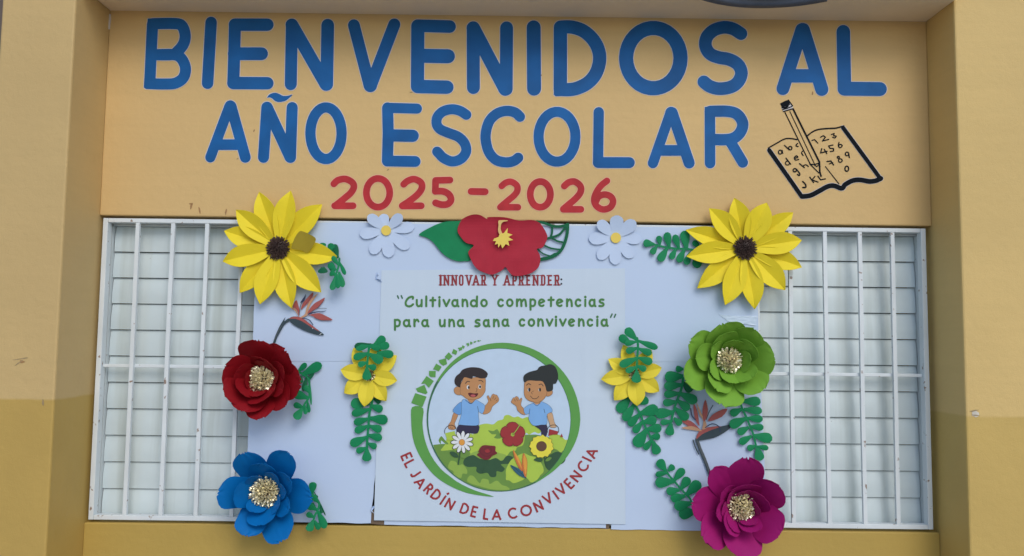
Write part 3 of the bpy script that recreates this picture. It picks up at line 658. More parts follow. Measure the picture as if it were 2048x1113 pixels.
pr('printed_daisy', 'printed white daisy below the boy', [(st(PU, [(412, 480), (402, 560), (388, 640)], 16), P_bush3), (sm(PU, [(290, 500), (330, 490), (380, 520), (388, 560), (330, 550)]), P_bush3), (sm(PU, [(415, 555), (440, 535), (490, 545), (460, 572)]), P_bush2),
    (P2(PU, petals2(435, 378, 11, 138, 25, .25)), P_black), (P2(PU, petals2(435, 378, 11, 130, 20, .25)), P_white), ([zz(PU, ell(432, 382, 36, 38))], P_black), ([zz(PU, ell(432, 382, 33, 35))], P_org)])
pr('printed_hibiscus', 'printed red hibiscus with a long pistil', [(P2(PU, petals2(1028, 290, 5, 150, 74, -1.6)), P_dred), (P2(PU, petals2(1028, 290, 5, 143, 66, -1.6)), P_red), (st(PU, [(1032, 288), (1070, 240), (1110, 180)], 14), P_black), (st(PU, [(1032, 288), (1070, 240), (1110, 180)], 8), P_bush)])
rose = [(650, 440), (690, 415), (770, 420), (825, 430), (825, 480), (845, 512), (790, 540), (750, 580), (690, 582), (610, 530), (640, 500), (625, 490)]
pr('printed_rose', 'printed dark red rose', [(st(PU, [(740, 590), (700, 660), (680, 740)], 12), P_bush3), (sm(PU, rose), P_dred), (st(PU, [(690, 470), (720, 440), (770, 450), (770, 500), (720, 510), (690, 480)], 5)+st(PU, [(640, 500), (690, 540), (760, 540), (820, 490)], 5)+st(PU, [(660, 455), (650, 495), (690, 530)], 4), P_mouth), (sm(PU, [(700, 480), (740, 462), (760, 490), (725, 503)]), P_red)])
sf = [(1365+(138+14*(i % 2)+6*sin(i*1.7))*cos(2*pi*i/30)*0.93, 430+(135+14*(i % 2)+6*sin(i*1.7))*sin(2*pi*i/30)*0.9) for i in range(30)]
pr('printed_sunflower', 'printed yellow sunflower with a brown centre', [(st(PU, [(1390, 540), (1410, 600), (1425, 665)], 14), P_bush3), (sm(PU, [(1275, 590), (1320, 560), (1380, 580), (1350, 612)]), P_bush3), (sm(PU, [(1410, 600), (1440, 560), (1485, 562), (1450, 600)]), P_bush2),
    (st(PU, sf, 7, False, True), P_black), ([zz(PU, sf)], P_yel), ([zz(PU, ell(1365, 428, 62, 60))], P_black), ([zz(PU, ell(1365, 428, 58, 56))], P_brn)])
pr('printed_strelitzia', 'printed orange and blue bird-of-paradise flower', [(sm(PU, [(1002, 648), (1095, 688), (1160, 740), (1187, 802), (1105, 772), (1040, 712)]), P_teal), (st(PU, [(1002, 648), (1060, 690), (1120, 740), (1187, 802)], 4), P_black),
    (sm(PU, [(1033, 470), (1082, 540), (1132, 640), (1140, 720), (1100, 680), (1050, 570)]), P_ongr), (sm(PU, [(1036, 480), (1085, 545), (1125, 640), (1130, 690), (1085, 600)]), P_org),
    (sm(PU, [(1150, 510), (1190, 570), (1200, 640), (1185, 785), (1160, 760), (1138, 660)]), P_ongr), (sm(PU, [(1160, 530), (1188, 580), (1194, 650), (1180, 760), (1165, 700), (1152, 620)]), P_org)])

# text on the poster
def circ_pts(cx, cy, rx, ry, a0, a1, n=10): return [(cx+rx*cos(radians(a0+(a1-a0)*i/n)), cy+ry*sin(radians(a0+(a1-a0)*i/n))) for i in range(n+1)]
# x 0..1, y 0 = x-height line, 1 = baseline (y down)
GL = {
 'a': [circ_pts(.42, .52, .40, .46, -60, -360), [(.80, .06), (.80, .60), (.86, .88), (.98, .98)]],
 'c': [circ_pts(.52, .5, .47, .47, -42, -318)],
 'd': [circ_pts(.42, .54, .40, .44, -60, -420, 16), [(.86, -.45), (.84, .3), (.84, .98)]],
 'e': [[(.10, .55), (.55, .45), (.90, .28)], circ_pts(.5, .5, .44, .47, -28, -310, 12)],
 'i': [[(.5, .05), (.48, .98)]],
 'l': [[(.5, -.45), (.48, .98)]],
 'm': [[(.06, .02), (.06, .98)], [(.08, .4), (.22, .1), (.36, .03), (.46, .2), (.50, .98)], [(.52, .4), (.66, .1), (.80, .05), (.90, .25), (.96, .98)]],
 'n': [[(.08, .0), (.08, .98)], [(.10, .42), (.30, .12), (.55, .02), (.80, .15), (.90, .5), (.94, .98)]],
 'o': [circ_pts(.5, .5, .45, .47, 0, 360, 18)],
 'p': [[(.08, .02), (.10, 1.5)], [(.10, .12), (.5, .02), (.88, .2), (.92, .5), (.80, .85), (.45, .98), (.12, .88)]],
 'r': [[(.08, .0), (.10, .98)], [(.12, .45), (.35, .12), (.70, .02), (.95, .28)]],
 's': [[(.90, .08), (.50, .03), (.15, .18), (.25, .42), (.75, .55), (.92, .78), (.60, .97), (.05, .95)]],
 't': [[(.5, -.28), (.48, .98)], [(.02, .1), (.98, .08)]],
 'u': [[(.06, .05), (.08, .7), (.28, .96), (.60, .92), (.88, .65)], [(.92, .05), (.90, .98)]],
 'v': [[(.02, .05), (.47, .95), (.98, .03)]],
 'C': [[(.92, -.12), (.93, -.38), (.62, -.38), (.28, -.12), (.05, .35), (.08, .78), (.38, .98), (.70, .92), (.95, .68)]],
}
def hand(ch, x0, x1, y0, y1, w):
    q = Part(); polys = []
    for s in GL[ch]:
        pts = [(x0+(x1-x0)*u, y0+(y1-y0)*v) for u, v in s]
        if len(pts) in (3, 4, 5, 7, 8, 9) and ch not in 'vte': pts = smooth(pts, False, 3)
        polys += stroke(pts, w, nd=8)
    if ch == 'i': polys.append(ell((x0+x1)/2, y0-(y1-y0)*.32, w*.62, w*.62, 10))
    q.flat(polys, TXT, P_txt); q.build('printed_letter', poster, None)
T2, T3, T1 = zf(780, 580, 8.904), zf(1010, 580, 8.533), zf(860, 540, 7.314)
wS = 4.3; h_ = wS/2
def line(z, lst, yt, yb):
    for ch, a, b in lst:
        p0 = z((a, yt)); p1 = z((b, yb))
        if ch in 'il': hand(ch, p0[0], p1[0], p0[1]+h_, p1[1]-h_, wS)
        else: hand(ch, p0[0]+h_, p1[0]-h_, p0[1]+h_, p1[1]-h_, wS)
line(T2, [('C', 255, 438), ('u', 452, 592), ('l', 625, 668), ('t', 697, 830), ('i', 860, 902), ('v', 932, 1080), ('a', 1088, 1242), ('n', 1266, 1404), ('d', 1418, 1588), ('o', 1602, 1748)], 155, 316)
line(T1, [('c', 978, 1092)], 415, 552)
line(T3, [('o', 12, 152), ('m', 176, 386), ('p', 408, 542), ('e', 556, 700), ('t', 722, 852), ('e', 862, 1008), ('n', 1034, 1166), ('c', 1184, 1316), ('i', 1350, 1392), ('a', 1422, 1566), ('s', 1588, 1708)], 143, 300)
line(T2, [('p', 60, 202), ('a', 225, 382), ('r', 408, 532), ('a', 552, 706), ('u', 864, 1002), ('n', 1030, 1168), ('a', 1186, 1338), ('s', 1496, 1622), ('a', 1648, 1794), ('n', 1826, 1962)], 512, 672)
line(T1, [('a', 1044, 1168)], 705, 840)
line(T3, [('c', 228, 358), ('o', 382, 522), ('n', 543, 672), ('v', 694, 832), ('i', 850, 892), ('v', 920, 1058), ('e', 1068, 1210), ('n', 1238, 1368), ('c', 1388, 1518), ('i', 1556, 1598), ('a', 1628, 1774)], 482, 636)
for z, l in ((T2, [[(135, 108), (152, 150)], [(200, 105), (220, 150)]]), (T3, [[(1828, 415), (1803, 468)], [(1888, 420), (1866, 468)]])):
    for s in l:
        q = Part(); q.flat([zz(z, r) for r in stroke(s, 26, nd=8)], TXT, P_dgrn); q.build('printed_letter', poster, 'quotation mark')
# slab capitals
SL = {'I': [[(.5, 0), (.5, 1)]], 'N': [[(.15, 1), (.15, 0)], [(.15, 0), (.85, 1)], [(.85, 1), (.85, 0)]], 'O': [[(.32, 0), (.68, 0), (.86, .12), (.86, .88), (.68, 1), (.32, 1), (.14, .88), (.14, .12), (.32, 0)]],
      'V': [[(.1, 0), (.5, 1), (.9, 0)]], 'A': [[(.1, 1), (.5, 0), (.9, 1)], [(.25, .68), (.75, .68)]], 'R': [[(.2, 0), (.2, 1)], [(.2, 0), (.75, 0), (.85, .15), (.85, .38), (.75, .52), (.2, .52)], [(.55, .52), (.88, 1)]],
      'Y': [[(.1, 0), (.5, .52), (.9, 0)], [(.5, .5), (.5, 1)]], 'P': [[(.2, 0), (.2, 1)], [(.2, 0), (.75, 0), (.86, .15), (.86, .42), (.75, .56), (.2, .56)]],
      'E': [[(.85, .02), (.2, .02), (.2, .98), (.85, .98)], [(.2, .5), (.7, .5)]], 'D': [[(.2, 0), (.2, 1), (.68, 1), (.86, .85), (.86, .15), (.68, 0), (.2, 0)]]}
SF = {'I': [(.5, 0), (.5, 1)], 'N': [(.12, 0), (.15, 1), (.85, 0)], 'V': [(.1, 0), (.9, 0)], 'A': [(.1, 1), (.9, 1)], 'R': [(.15, 0), (.15, 1), (.9, 1)], 'Y': [(.1, 0), (.9, 0), (.5, 1)], 'P': [(.15, 0), (.2, 1)], 'E': [(.15, 0), (.15, 1)], 'D': [(.15, 0), (.15, 1)], 'O': []}
for ch, a, b in [('I', 128, 182), ('N', 186, 296), ('N', 300, 410), ('O', 412, 502), ('V', 512, 626), ('A', 612, 732), ('R', 736, 830), ('Y', 890, 1006), ('A', 1066, 1186), ('P', 1190, 1282), ('R', 1286, 1384), ('E', 1394, 1484), ('N', 1490, 1602), ('D', 1610, 1700), ('E', 1708, 1802), ('R', 1808, 1906)]:
    w = 3.3; q = Part(); polys = []
    X = lambda u: T1((a+14, 0))[0]+(T1((b-14, 0))[0]-T1((a+14, 0))[0])*u
    Y = lambda v: T1((0, 84))[1]+(T1((0, 222))[1]-T1((0, 84))[1])*v
    for s in SL[ch]: polys += stroke([(X(u), Y(v)) for u, v in s], w if ch != 'I' else 4.2, nd=6)
    for u, v in SF[ch]: polys.append([(X(u)-3.6, Y(v)-1.0), (X(u)+3.6, Y(v)-1.0), (X(u)+3.6, Y(v)+1.0), (X(u)-3.6, Y(v)+1.0)])
    q.flat(polys, TXT, P_title); q.build('printed_letter', poster, None)
q = Part(); q.flat([zz(T1, ell(1922, 140, 14, 14, 10)), zz(T1, ell(1922, 205, 14, 14, 10))], TXT, P_black); q.build('printed_letter', poster, 'colon')
# curved red text; glyph box centred on 0, y down, height 1
GC = {'E': ([[(.24, -.45), (-.22, -.45), (-.22, .45), (.24, .45)], [(-.22, 0), (.18, 0)]], .55), 'L': ([[(-.18, -.5), (-.18, .45), (.24, .45)]], .5), 'J': ([[(.10, -.5), (.10, .22), (.0, .42), (-.14, .43), (-.22, .32)]], .4),
      'A': ([[(-.38, .5), (0, -.42), (.38, .5)], [(-.24, .2), (.24, .2)]], .8), 'R': ([[(-.2, .5), (-.2, -.44), (.04, -.44), (.2, -.3), (.2, -.12), (.04, 0), (-.2, 0)], [(.0, .0), (.26, .5)]], .58),
      'D': ([[(-.28, -.44), (-.28, .44), (0, .44), (.25, .28), (.33, 0), (.25, -.28), (0, -.44), (-.28, -.44)]], .7), 'Í': ([[(0, -.5), (0, .5)], [(-.02, -.66), (.12, -.86)]], .2), 'I': ([[(0, -.5), (0, .5)]], .2),
      'N': ([[(-.3, .5), (-.3, -.42), (.3, .42), (.3, -.5)]], .7), 'C': ([circ_pts(0, 0, .43, .44, -45, -315, 12)], .7), 'O': ([circ_pts(0, 0, .46, .45, 0, 360, 16)], .9), 'V': ([[(-.36, -.5), (0, .42), (.36, -.5)]], .7)}
AL, AR = zf(790, 890, 6.957), zf(990, 880, 6.545)
for ch, p_ in [('E', AL((162, 168))), ('L', AL((208, 262))), ('J', AL((290, 405))), ('A', AL((355, 525))), ('R', AL((468, 612))), ('D', AL((572, 695))), ('Í', AL((668, 770))), ('N', AL((765, 825))), ('D', AL((968, 890))), ('E', AL((1105, 932))),
               ('L', AL((1270, 965))), ('A', (993.5, 1029.5)), ('C', AR((240, 960))), ('O', AR((408, 925))), ('N', AR((568, 868))), ('V', AR((692, 772))), ('I', AR((795, 722))), ('V', AR((868, 652))), ('E', AR((973, 572))), ('N', AR((1060, 477))), ('C', AR((1157, 340))), ('I', AR((1203, 252))), ('A', AR((1262, 172)))]:
    ang = atan2(p_[0]-CX, p_[1]-(CY-6)); H = 21.5
    q = Part(); polys = []
    for s in GC[ch][0]:
        s = [(x*H, y*H) for x, y in s]
        s = [(p_[0]+x*cos(ang)+y*sin(ang), p_[1]-x*sin(ang)+y*cos(ang)) for x, y in s]
        polys += stroke(s, 3.9, cap='flat', nd=8)
    q.flat(polys, TXT, P_red); q.build('printed_letter', poster, None)

# ------------------------------------------------------------------ bird-of-paradise cut-outs
def bird(label, z, layers, center):
    t = thing('paper_flower', label, 'paper flower', W(*center, 0.0085), 'printed bird-of-paradise cut-outs')
    dd = [0.0095]
    for name, items in layers:
        q = Part()
        for pts, m, kind in items:
            dd[0] += 0.00009
            if kind == 'p': q.flat(sm(z, pts, 3), dd[0], m)
            else: q.flat(st(z, pts, kind), dd[0], m)
        q.build(name, t)
Zb = zf(540, 570, 8.564)
bird('printed bird-of-paradise cut-out bending right, between the left sunflower and the dark red flower', Zb, [
  ('stem', [([(50, 1000), (100, 850), (170, 700), (225, 610), (265, 552), (245, 625), (290, 590), (335, 572), (330, 622), (250, 680), (185, 790), (125, 900), (82, 1015)], B_sl, 'p'), ([(80, 950), (130, 820), (200, 700)], B_stem, 14)]),
  ('bract', [([(325, 600), (370, 550), (470, 545), (560, 578), (700, 685), (860, 800), (925, 860), (840, 862), (700, 827), (540, 762), (400, 682)], B_sl, 'p'), ([(330, 578), (400, 548), (480, 548), (560, 575), (700, 680), (850, 800), (720, 735), (560, 632), (450, 588), (370, 580)], B_sal, 'p'), ([(735, 740), (728, 755)], P_white, 8), ([(880, 832), (850, 855)], P_white, 9)]),
  ('petal', [([(450, 262), (490, 370), (512, 450), (492, 552), (478, 470), (440, 410), (388, 372)], B_sal, 'p'), ([(370, 388), (445, 428), (492, 540), (465, 500), (425, 442), (358, 404)], B_tan, 'p')]),
  ('petal', [([(735, 128), (732, 200), (660, 300), (580, 380), (530, 432), (545, 350), (590, 280), (660, 200)], B_sal, 'p'), ([(600, 340), (690, 230), (725, 150)], B_pu, 6)]),
  ('petal', [([(820, 150), (752, 250), (692, 340), (652, 450), (640, 520), (560, 562), (518, 556), (598, 500), (618, 420), (660, 310), (740, 210)], B_tan, 'p')]),
  ('petal', [([(937, 222), (902, 300), (800, 402), (690, 472), (640, 492), (680, 410), (760, 320), (850, 268)], B_sal, 'p'), ([(700, 460), (820, 390), (900, 300)], B_pu, 6)]),
  ('petal', [([(1072, 600), (990, 613), (870, 608), (800, 580), (720, 532), (650, 520), (760, 495), (850, 488), (950, 530)], B_sal, 'p'), ([(760, 560), (870, 606), (1040, 606)], B_pu, 6)]),
  ('stamen', [([(615, 158), (602, 240), (570, 292), (530, 306), (520, 300), (560, 240), (590, 200)], B_nv, 'p'), ([(540, 310), (512, 400), (500, 520)], B_sl, 9), ([(968, 440), (900, 470), (800, 472), (660, 512), (640, 522), (680, 485), (800, 455), (900, 455)], B_nv, 'p'), ([(555, 570), (620, 582), (680, 610), (735, 685)], B_nv, 14), ([(810, 408), (900, 402), (970, 406)], B_stem, 8)])],
  (600, 640))
Zr = zf(1180, 620, 3.274)
bird('printed bird-of-paradise cut-out bending left, between the lime green and magenta flowers', Zr, [
  ('stem', [([(785, 1078), (752, 985), (718, 905), (700, 850)], B_stem, 22), ([(675, 853), (690, 900), (712, 945)], B_sl, 8), ([(776, 1072), (744, 985), (712, 905), (694, 850)], B_sl, 6)]),
  ('bract', [([(698, 855), (715, 808), (780, 775), (850, 765), (930, 752), (900, 790), (830, 832), (760, 850)], B_sl, 'p'), ([(696, 848), (712, 800), (770, 770), (860, 763), (800, 785), (735, 815)], B_sal, 'p')]),
  ('petal', [([(588, 715), (660, 728), (718, 780), (735, 798), (660, 770), (620, 745)], B_sal, 'p')]), ('petal', [([(600, 775), (630, 765), (680, 765), (735, 795), (650, 785)], B_tan, 'p')]),
  ('petal', [([(680, 612), (702, 660), (712, 720), (715, 762), (690, 720), (678, 660)], B_sal, 'p')]), ('petal', [([(698, 608), (730, 678), (760, 738), (762, 775), (735, 782), (742, 730), (715, 680)], B_tan, 'p')]),
  ('petal', [([(755, 588), (772, 650), (765, 702), (745, 732), (736, 660)], B_sal, 'p')]), ('petal', [([(900, 648), (862, 702), (775, 732), (800, 690), (850, 660)], B_sal, 'p')]),
  ('stamen', [([(660, 648), (668, 695), (690, 720)], B_nv, 8), ([(755, 772), (800, 746), (845, 765), (852, 798)], B_nv, 6), ([(805, 625), (780, 670), (762, 718)], B_sl, 5)])],
  (1420, 850))

# ------------------------------------------------------------------ 3D paper flowers
def pxm(d): return (CAM_D-d)/FPX
def petal(part, c, tip, hw, d0, d1, mat_, prof, cup=0.0, valley=0.0, curl=0.0, nu=12, nv=8, wavy=0.0, seed=0.0, tw=0.0, base=0.0, pw=1.0):
    """one petal from centre c to tip (photo px); hw half width in px; d0/d1 distance from the wall at base/tip"""
    a = W(*c, d0); b = W(*tip, d1)
    ax = Vector((b.x-a.x, 0, b.z-a.z)); L_ = ax.length; ax.normalize(); side = Vector((-ax.z, 0, ax.x))
    hwm = hw*pxm(d1); P = []
    for j in range(nu+1):
        u = base+(1-base)*j/nu
        w = prof(u)*hwm
        for i in range(nv+1):
            v = -1+2*i/nv
            # rounded end: pull the corners back
            d = d0+(d1-d0)*(u**pw) + cup*v*v*prof(u) + valley*abs(v)*prof(u) - curl*max(0, u-.7)**2*8 + tw*v*u
            wv = 1+wavy*0.7*noise.noise(Vector((u*3.2+seed*7.7, v*1.2, seed)))
            uu = u
            if wavy and j == nu: uu = u+wavy*0.26*noise.noise(Vector((v*4.2+seed, seed, 1.0)))+0.007*sin(v*9+seed*3)
            d += wavy*0.010*noise.noise(Vector((u*3+seed, v*3, seed+4)))*u
            P.append(a+ax*(L_*uu)+side*(w*v*wv)+Vector((0, -(d-d0), 0)))
    part.quadgrid(P, nv, nu, mat_)
def tab(pts):
    def f(u):
        for (a, x), (b, y) in zip(pts, pts[1:]):
            if u <= b:
                t = (u-a)/(b-a); t = t*t*(3-2*t) if False else t
                return x+(y-x)*t
        return pts[-1][1]
    return f
def spl(pts):
    """smooth table lookup"""
    P = smooth([(a, b) for a, b in pts], False, 8)
    return tab(P)
PROF_SUN = spl([(0, .30), (.18, .52), (.36, .84), (.52, 1.0), (.68, .95), (.82, .68), (.93, .30), (1.0, 0.02)])
PROF_SMALL = spl([(0, .30), (.2, .62), (.4, .95), (.55, 1.0), (.7, .92), (.84, .62), (.94, .28), (1.0, .02)])
PROF_ROUND = spl([(0, .34), (.2, .68), (.4, .92), (.6, 1.0), (.76, .98), (.88, .82), (.96, .52), (1.0, .26)])
def bristles(part, c, r, n, m, d0, h, rad, gold=False, seed=1):
    """dome of little curled rods"""
    rnd = random.Random(seed); cc = W(*c, d0); R = r*pxm(d0)
    for k in range(n):
        t = sqrt((k+.5)/n); a = k*2.39996+rnd.uniform(-.15, .15)
        tilt = t*1.25+rnd.uniform(-.12, .12)
        dirv = Vector((cos(a)*sin(tilt), -cos(tilt), sin(a)*sin(tilt)))
        base = cc+Vector((cos(a)*R*t*0.45, 0, sin(a)*R*t*0.45))
        end = cc+Vector((cos(a)*R*t, -h*(1-t*t*.72), sin(a)*R*t))*1.0+Vector((rnd.uniform(-1, 1), rnd.uniform(-1, 1), rnd.uniform(-1, 1)))*R*.05
        x = (end-base).normalized(); s1 = x.cross(Vector((.2, .3, .9))).normalized(); s2 = x.cross(s1)
        if gold:
            # crinkled foil strip with a kink
            w = rad*rnd.uniform(.6, 1.5); ph = rnd.uniform(0, 6.3)
            s = s1*cos(ph)+s2*sin(ph); o = s1*sin(ph)-s2*cos(ph); P = []
            for j in range(5):
                u = .35+.65*j/4; pos = base.lerp(end, u)+o*rad*.9*((-1)**j)*rnd.uniform(.3, 1)
                ww = w*(1-.25*(j == 4))
                P += [pos-s*ww, pos+o*rad*.3, pos+s*ww]
            part.quadgrid(P, 2, 4, m)
        else:
            P = []
            for j in range(3):
                pos = base.lerp(end, [.3, .85, 1][j]); rr_ = rad*(1 if j < 2 else .55)
                P += [pos+(s1*cos(q_*pi/3)+s2*sin(q_*pi/3))*rr_ for q_ in range(7)]
            part.quadgrid(P, 6, 2, m)
            b = len(part.v); k_ = part.mi(m); part.v += [end+(s1*cos(q_*pi/3)+s2*sin(q_*pi/3))*rad*.55 for q_ in range(6)]
            part.f.append(tuple(b+i for i in range(6))); part.m.append(k_)
def dome(part, c, r, d0, h, m):
    cc = W(*c, d0); R = r*pxm(d0); P = []
    for j in range(5):
        t = j/4*pi/2
        P += [cc+Vector((cos(a*2*pi/16)*R*cos(t), -h*sin(t), sin(a*2*pi/16)*R*cos(t))) for a in range(17)]
    part.quadgrid(P, 16, 4, m)

def sunflower(label, z, c, tips, rc, m, hwk=1.0, d=(0.011, 0.030), prof=PROF_SUN, name='paper_sunflower', group='large yellow paper sunflowers', s=4.281, lift=0.005, valley=-0.015, seed=0, bent=None):
    cp = z(c); t = thing(name, label, 'paper flower', W(*cp, 0.01), group)
    for i, (tx, ty, hw, fr) in enumerate(tips):
        q = Part(); rnd = random.Random(seed*31+i)
        petal(q, cp, z((tx, ty)), hw/s*hwk, d[0]+fr*lift, d[1]+fr*lift*1.2+rnd.uniform(-.003, .003), m, prof, valley=-valley, curl=0.010, nu=14, nv=6, tw=rnd.uniform(-.003, .003), seed=i+seed, wavy=0.0, pw=1.2)
        q.build('petal', t, solid=0.0016)
    return t, cp
ZSL, ZSR = zf(430, 370, 4.281), zf(1360, 380, 4.281)
t, cp = sunflower('yellow paper sunflower at the upper left corner with one petal folded over', ZSL, (545, 545), [(372, 58, 95, 0), (644, 48, 95, 1), (912, 165, 100, 0), (1052, 622, 96, 0), (905, 920, 102, 1), (652, 1057, 96, 1), (380, 1020, 98, 1.6), (206, 924, 90, 0), (60, 655, 96, 1.4), (73, 392, 92, 0), (173, 213, 92, 1)], 24, M_yel, seed=1)
q = Part(); q.flat(sm(ZSL, [(655, 545), (665, 500), (690, 440), (720, 402), (745, 397), (800, 420), (862, 460), (840, 520), (792, 582), (740, 562), (700, 555)], 4), lambda x, y: 0.030+(506-y)*0.0011+0.003*sin(x*.12), M_yelb, 0.0016, steiner=5); q.build('folded_petal', t, 'petal folded over, back side showing, shade put into its darker yellow')
q = Part(); dome(q, cp, 19, 0.024, 0.012, M_brownf); bristles(q, cp, 25.5, 230, M_brownf, 0.022, 0.026, 0.0022, seed=3); q.build('centre', t, 'dark brown bristly centre', kind='stuff')
t, cp = sunflower('yellow paper sunflower at the upper right corner beside a green sprig', ZSR, (553, 502), [(470, 68, 95, 0), (748, 108, 106, 1), (975, 192, 88, 0), (1048, 430, 96, 1), (1050, 662, 88, 0), (906, 857, 103, 1), (645, 1020, 98, .8), (390, 987, 98, 1.5), (152, 842, 92, 0), (60, 568, 94, 1.2), (52, 342, 84, 0), (254, 156, 94, 1)], 24, M_yel, seed=2)
q = Part(); dome(q, cp, 19, 0.024, 0.012, M_brownf); bristles(q, cp, 25.5, 230, M_brownf, 0.022, 0.026, 0.0022, seed=8); q.build('centre', t, 'dark brown bristly centre', kind='stuff')
ZYL, ZYR = zf(670, 660, 4.121), zf(1190, 650, 4.123)
for lab, z, c, tips, sd in (('small yellow paper flower left of the poster with a green sprig over it', ZYL, (285, 375), [(43, 330, 66, 1), (72, 523, 66, 0), (240, 634, 66, 1), (420, 588, 64, 0), (510, 420, 64, 1), (507, 213, 66, 0), (355, 112, 62, 1), (150, 150, 62, 0)], 5),
                            ('small yellow paper flower right of the poster with a green sprig over it', ZYR, (325, 412), [(52, 450, 64, 1), (160, 624, 68, 0), (350, 670, 72, 1), (532, 550, 66, 0), (552, 355, 62, 1), (468, 205, 60, 0), (235, 165, 60, 0), (112, 284, 60, 0)], 6)):
    t, cp = sunflower(lab, z, c, tips, 12, M_yel2, d=(0.014, 0.026), prof=PROF_SMALL, name='small_paper_flower', group='small yellow paper flowers', s=4.12, lift=0.003, valley=-0.006, seed=sd)
    q = Part(); bristles(q, cp, 13, 60, M_gold, 0.020, 0.012, 0.0012, gold=True, seed=sd); bristles(q, cp, 13, 40, M_brownf, 0.020, 0.012, 0.0012, seed=sd+3); q.build('centre', t, 'dark and gold stamens', kind='stuff')

def big_flower(label, z, s, c, layers, m, stamen_r, sd, name='paper_flower_bloom'):
    cp = z(c); t = thing(name, label, 'paper flower', W(*cp, 0.01))
    spec = [(0.006, 0.136, 0.004, .36, 1.2), (0.016, 0.122, 0.008, .32, 1.3), (0.026, 0.108, 0.010, .26, 1.6)]
    for li, lst in enumerate(layers):
        d0, d1, cup, wv, pw = spec[li]
        for i, (tx, ty, hw, fr) in enumerate(lst):
            q = Part()
            petal(q, cp, z((tx, ty)), hw/s, d0+fr*.004, d1+fr*.007-(0.012 if li == 0 else 0), m, PROF_ROUND, cup=cup, curl=0.012 if li == 0 else 0.004, nu=14, nv=26, wavy=wv*.42, seed=sd*10+li*3.3+i*1.7, pw=pw, base=0.05, tw=0.004*sin(i*2.1+sd))
            q.build('petal', t, smooth_=True, solid=0.0009)
    q = Part(); bristles(q, cp, stamen_r*1.12, 210, M_gold, 0.062, 0.042, 0.0030, gold=True, seed=sd); dome(q, cp, stamen_r*.62, 0.060, 0.022, M_brownf); q.build('stamens', t, 'crinkled gold foil stamens', kind='stuff')
big_flower('large blue paper flower with gold stamens at the lower left corner', zf(420, 885, 5.3), 5.3, (592, 525),
  [[(345, 120, 165, 0), (835, 120, 168, 0), (1068, 590, 175, 0), (72, 545, 172, 1), (360, 995, 165, 1), (770, 1048, 175, .5)], [(545, 228, 150, 0), (850, 400, 135, .5), (830, 730, 115, .7), (535, 882, 158, 1.2), (250, 570, 142, 1)], [(425, 370, 88, 0), (680, 340, 95, .5), (450, 742, 105, 1.2), (710, 722, 105, 1), (800, 520, 90, .5)]], M_bluef, 30, 1)
big_flower('large dark red paper flower with gold stamens at the left edge of the paper', zf(430, 670, 6.182), 6.182, (582, 548),
  [[(520, 72, 255, 0), (870, 200, 230, .3), (1050, 600, 230, .5), (880, 850, 190, .2), (560, 1035, 190, -.5), (340, 950, 210, .9), (100, 720, 200, 1.1), (110, 400, 220, .6)], [(600, 300, 170, 0), (850, 440, 150, .5), (835, 680, 130, 1), (560, 832, 180, 1.4), (290, 690, 150, 1.1), (250, 470, 160, .5)], [(600, 340, 120, 0), (775, 480, 110, .5), (710, 730, 110, 1), (490, 765, 120, 1.2), (370, 560, 120, .4)]], M_rose, 27.5, 2)
big_flower('large magenta paper flower with gold stamens at the lower right corner', zf(1370, 900, 5.227), 5.227, (585, 592),
  [[(295, 205, 150, .8), (655, 90, 195, 1.1), (1010, 400, 185, 0), (1010, 880, 200, .3), (620, 1135, 210, .9), (205, 945, 195, .5), (82, 560, 190, .7)], [(400, 430, 120, 0), (645, 370, 180, .2), (850, 520, 140, .3), (730, 862, 120, .8), (450, 860, 130, 1.2), (330, 660, 110, 1)], [(640, 430, 110, 0), (770, 600, 100, .5), (700, 790, 95, .8), (490, 832, 105, 1.1), (385, 640, 100, .6), (470, 460, 85, .2)]], M_mag, 27, 3)
big_flower('large lime green paper flower with gold stamens at the right edge of the paper', zf(1355, 640, 6.185), 6.185, (628, 495),
  [[(165, 270, 220, .2), (580, 48, 260, .5), (985, 130, 200, .1), (1212, 470, 230, .3), (1070, 870, 215, .8), (560, 1055, 255, 1.1), (95, 720, 220, .9)], [(575, 175, 185, 0), (950, 320, 165, .3), (930, 720, 155, .9), (480, 862, 185, 1.1), (232, 440, 175, .6)], [(440, 330, 125, .1), (725, 255, 140, .4), (905, 530, 135, .5), (680, 785, 140, 1), (430, 680, 135, 1.1)]], M_lime, 24.5, 4)

# ------------------------------------------------------------------ green sprigs
PROF_LEAF = spl([(0, .36), (.2, .50), (.45, .84), (.68, 1.0), (.85, .92), (.95, .62), (1.0, .30)])
def sprig(label, z, s, stem, leaves, d, bulge=0.004, dark=(), seed=0, dfun=None):
    cp = z(stem[len(stem)//2]); t = thing('paper_sprig', label, 'paper sprig', W(*cp, d), 'green paper leaf sprigs')
    f = dfun or (lambda x, y: d)
    q = Part(); sp = smooth(stem, False, 3); w = 30/7.4*s if s > 5 else 19
    q.flat([zz(z, r) for r in stroke(sp, w, nd=6)], lambda x, y: f(x, y)+.0006, M_grn, 0.0016); q.build('stem', t)
    for i, (bx, by, tx, ty, lw) in enumerate(leaves):
        rnd = random.Random(seed*17+i); b_ = z((bx, by)); e_ = z((tx, ty))
        q = Part(); db = f(*b_); de = f(*e_)+rnd.uniform(-.002, .004)+bulge*.4
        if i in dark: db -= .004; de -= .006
        petal(q, b_, e_, lw/s/2*1.12, db, de, M_grn2 if i in dark else M_grn, PROF_LEAF, cup=-0.0012, nu=10, nv=4, tw=rnd.uniform(-.002, .002), seed=i)  # darker green puts the shade of turned-away leaflets into their colour
        q.build('leaflet', t, smooth_=False, solid=0.0016)
    return t
Z2 = zf(1150, 420, 7.585)
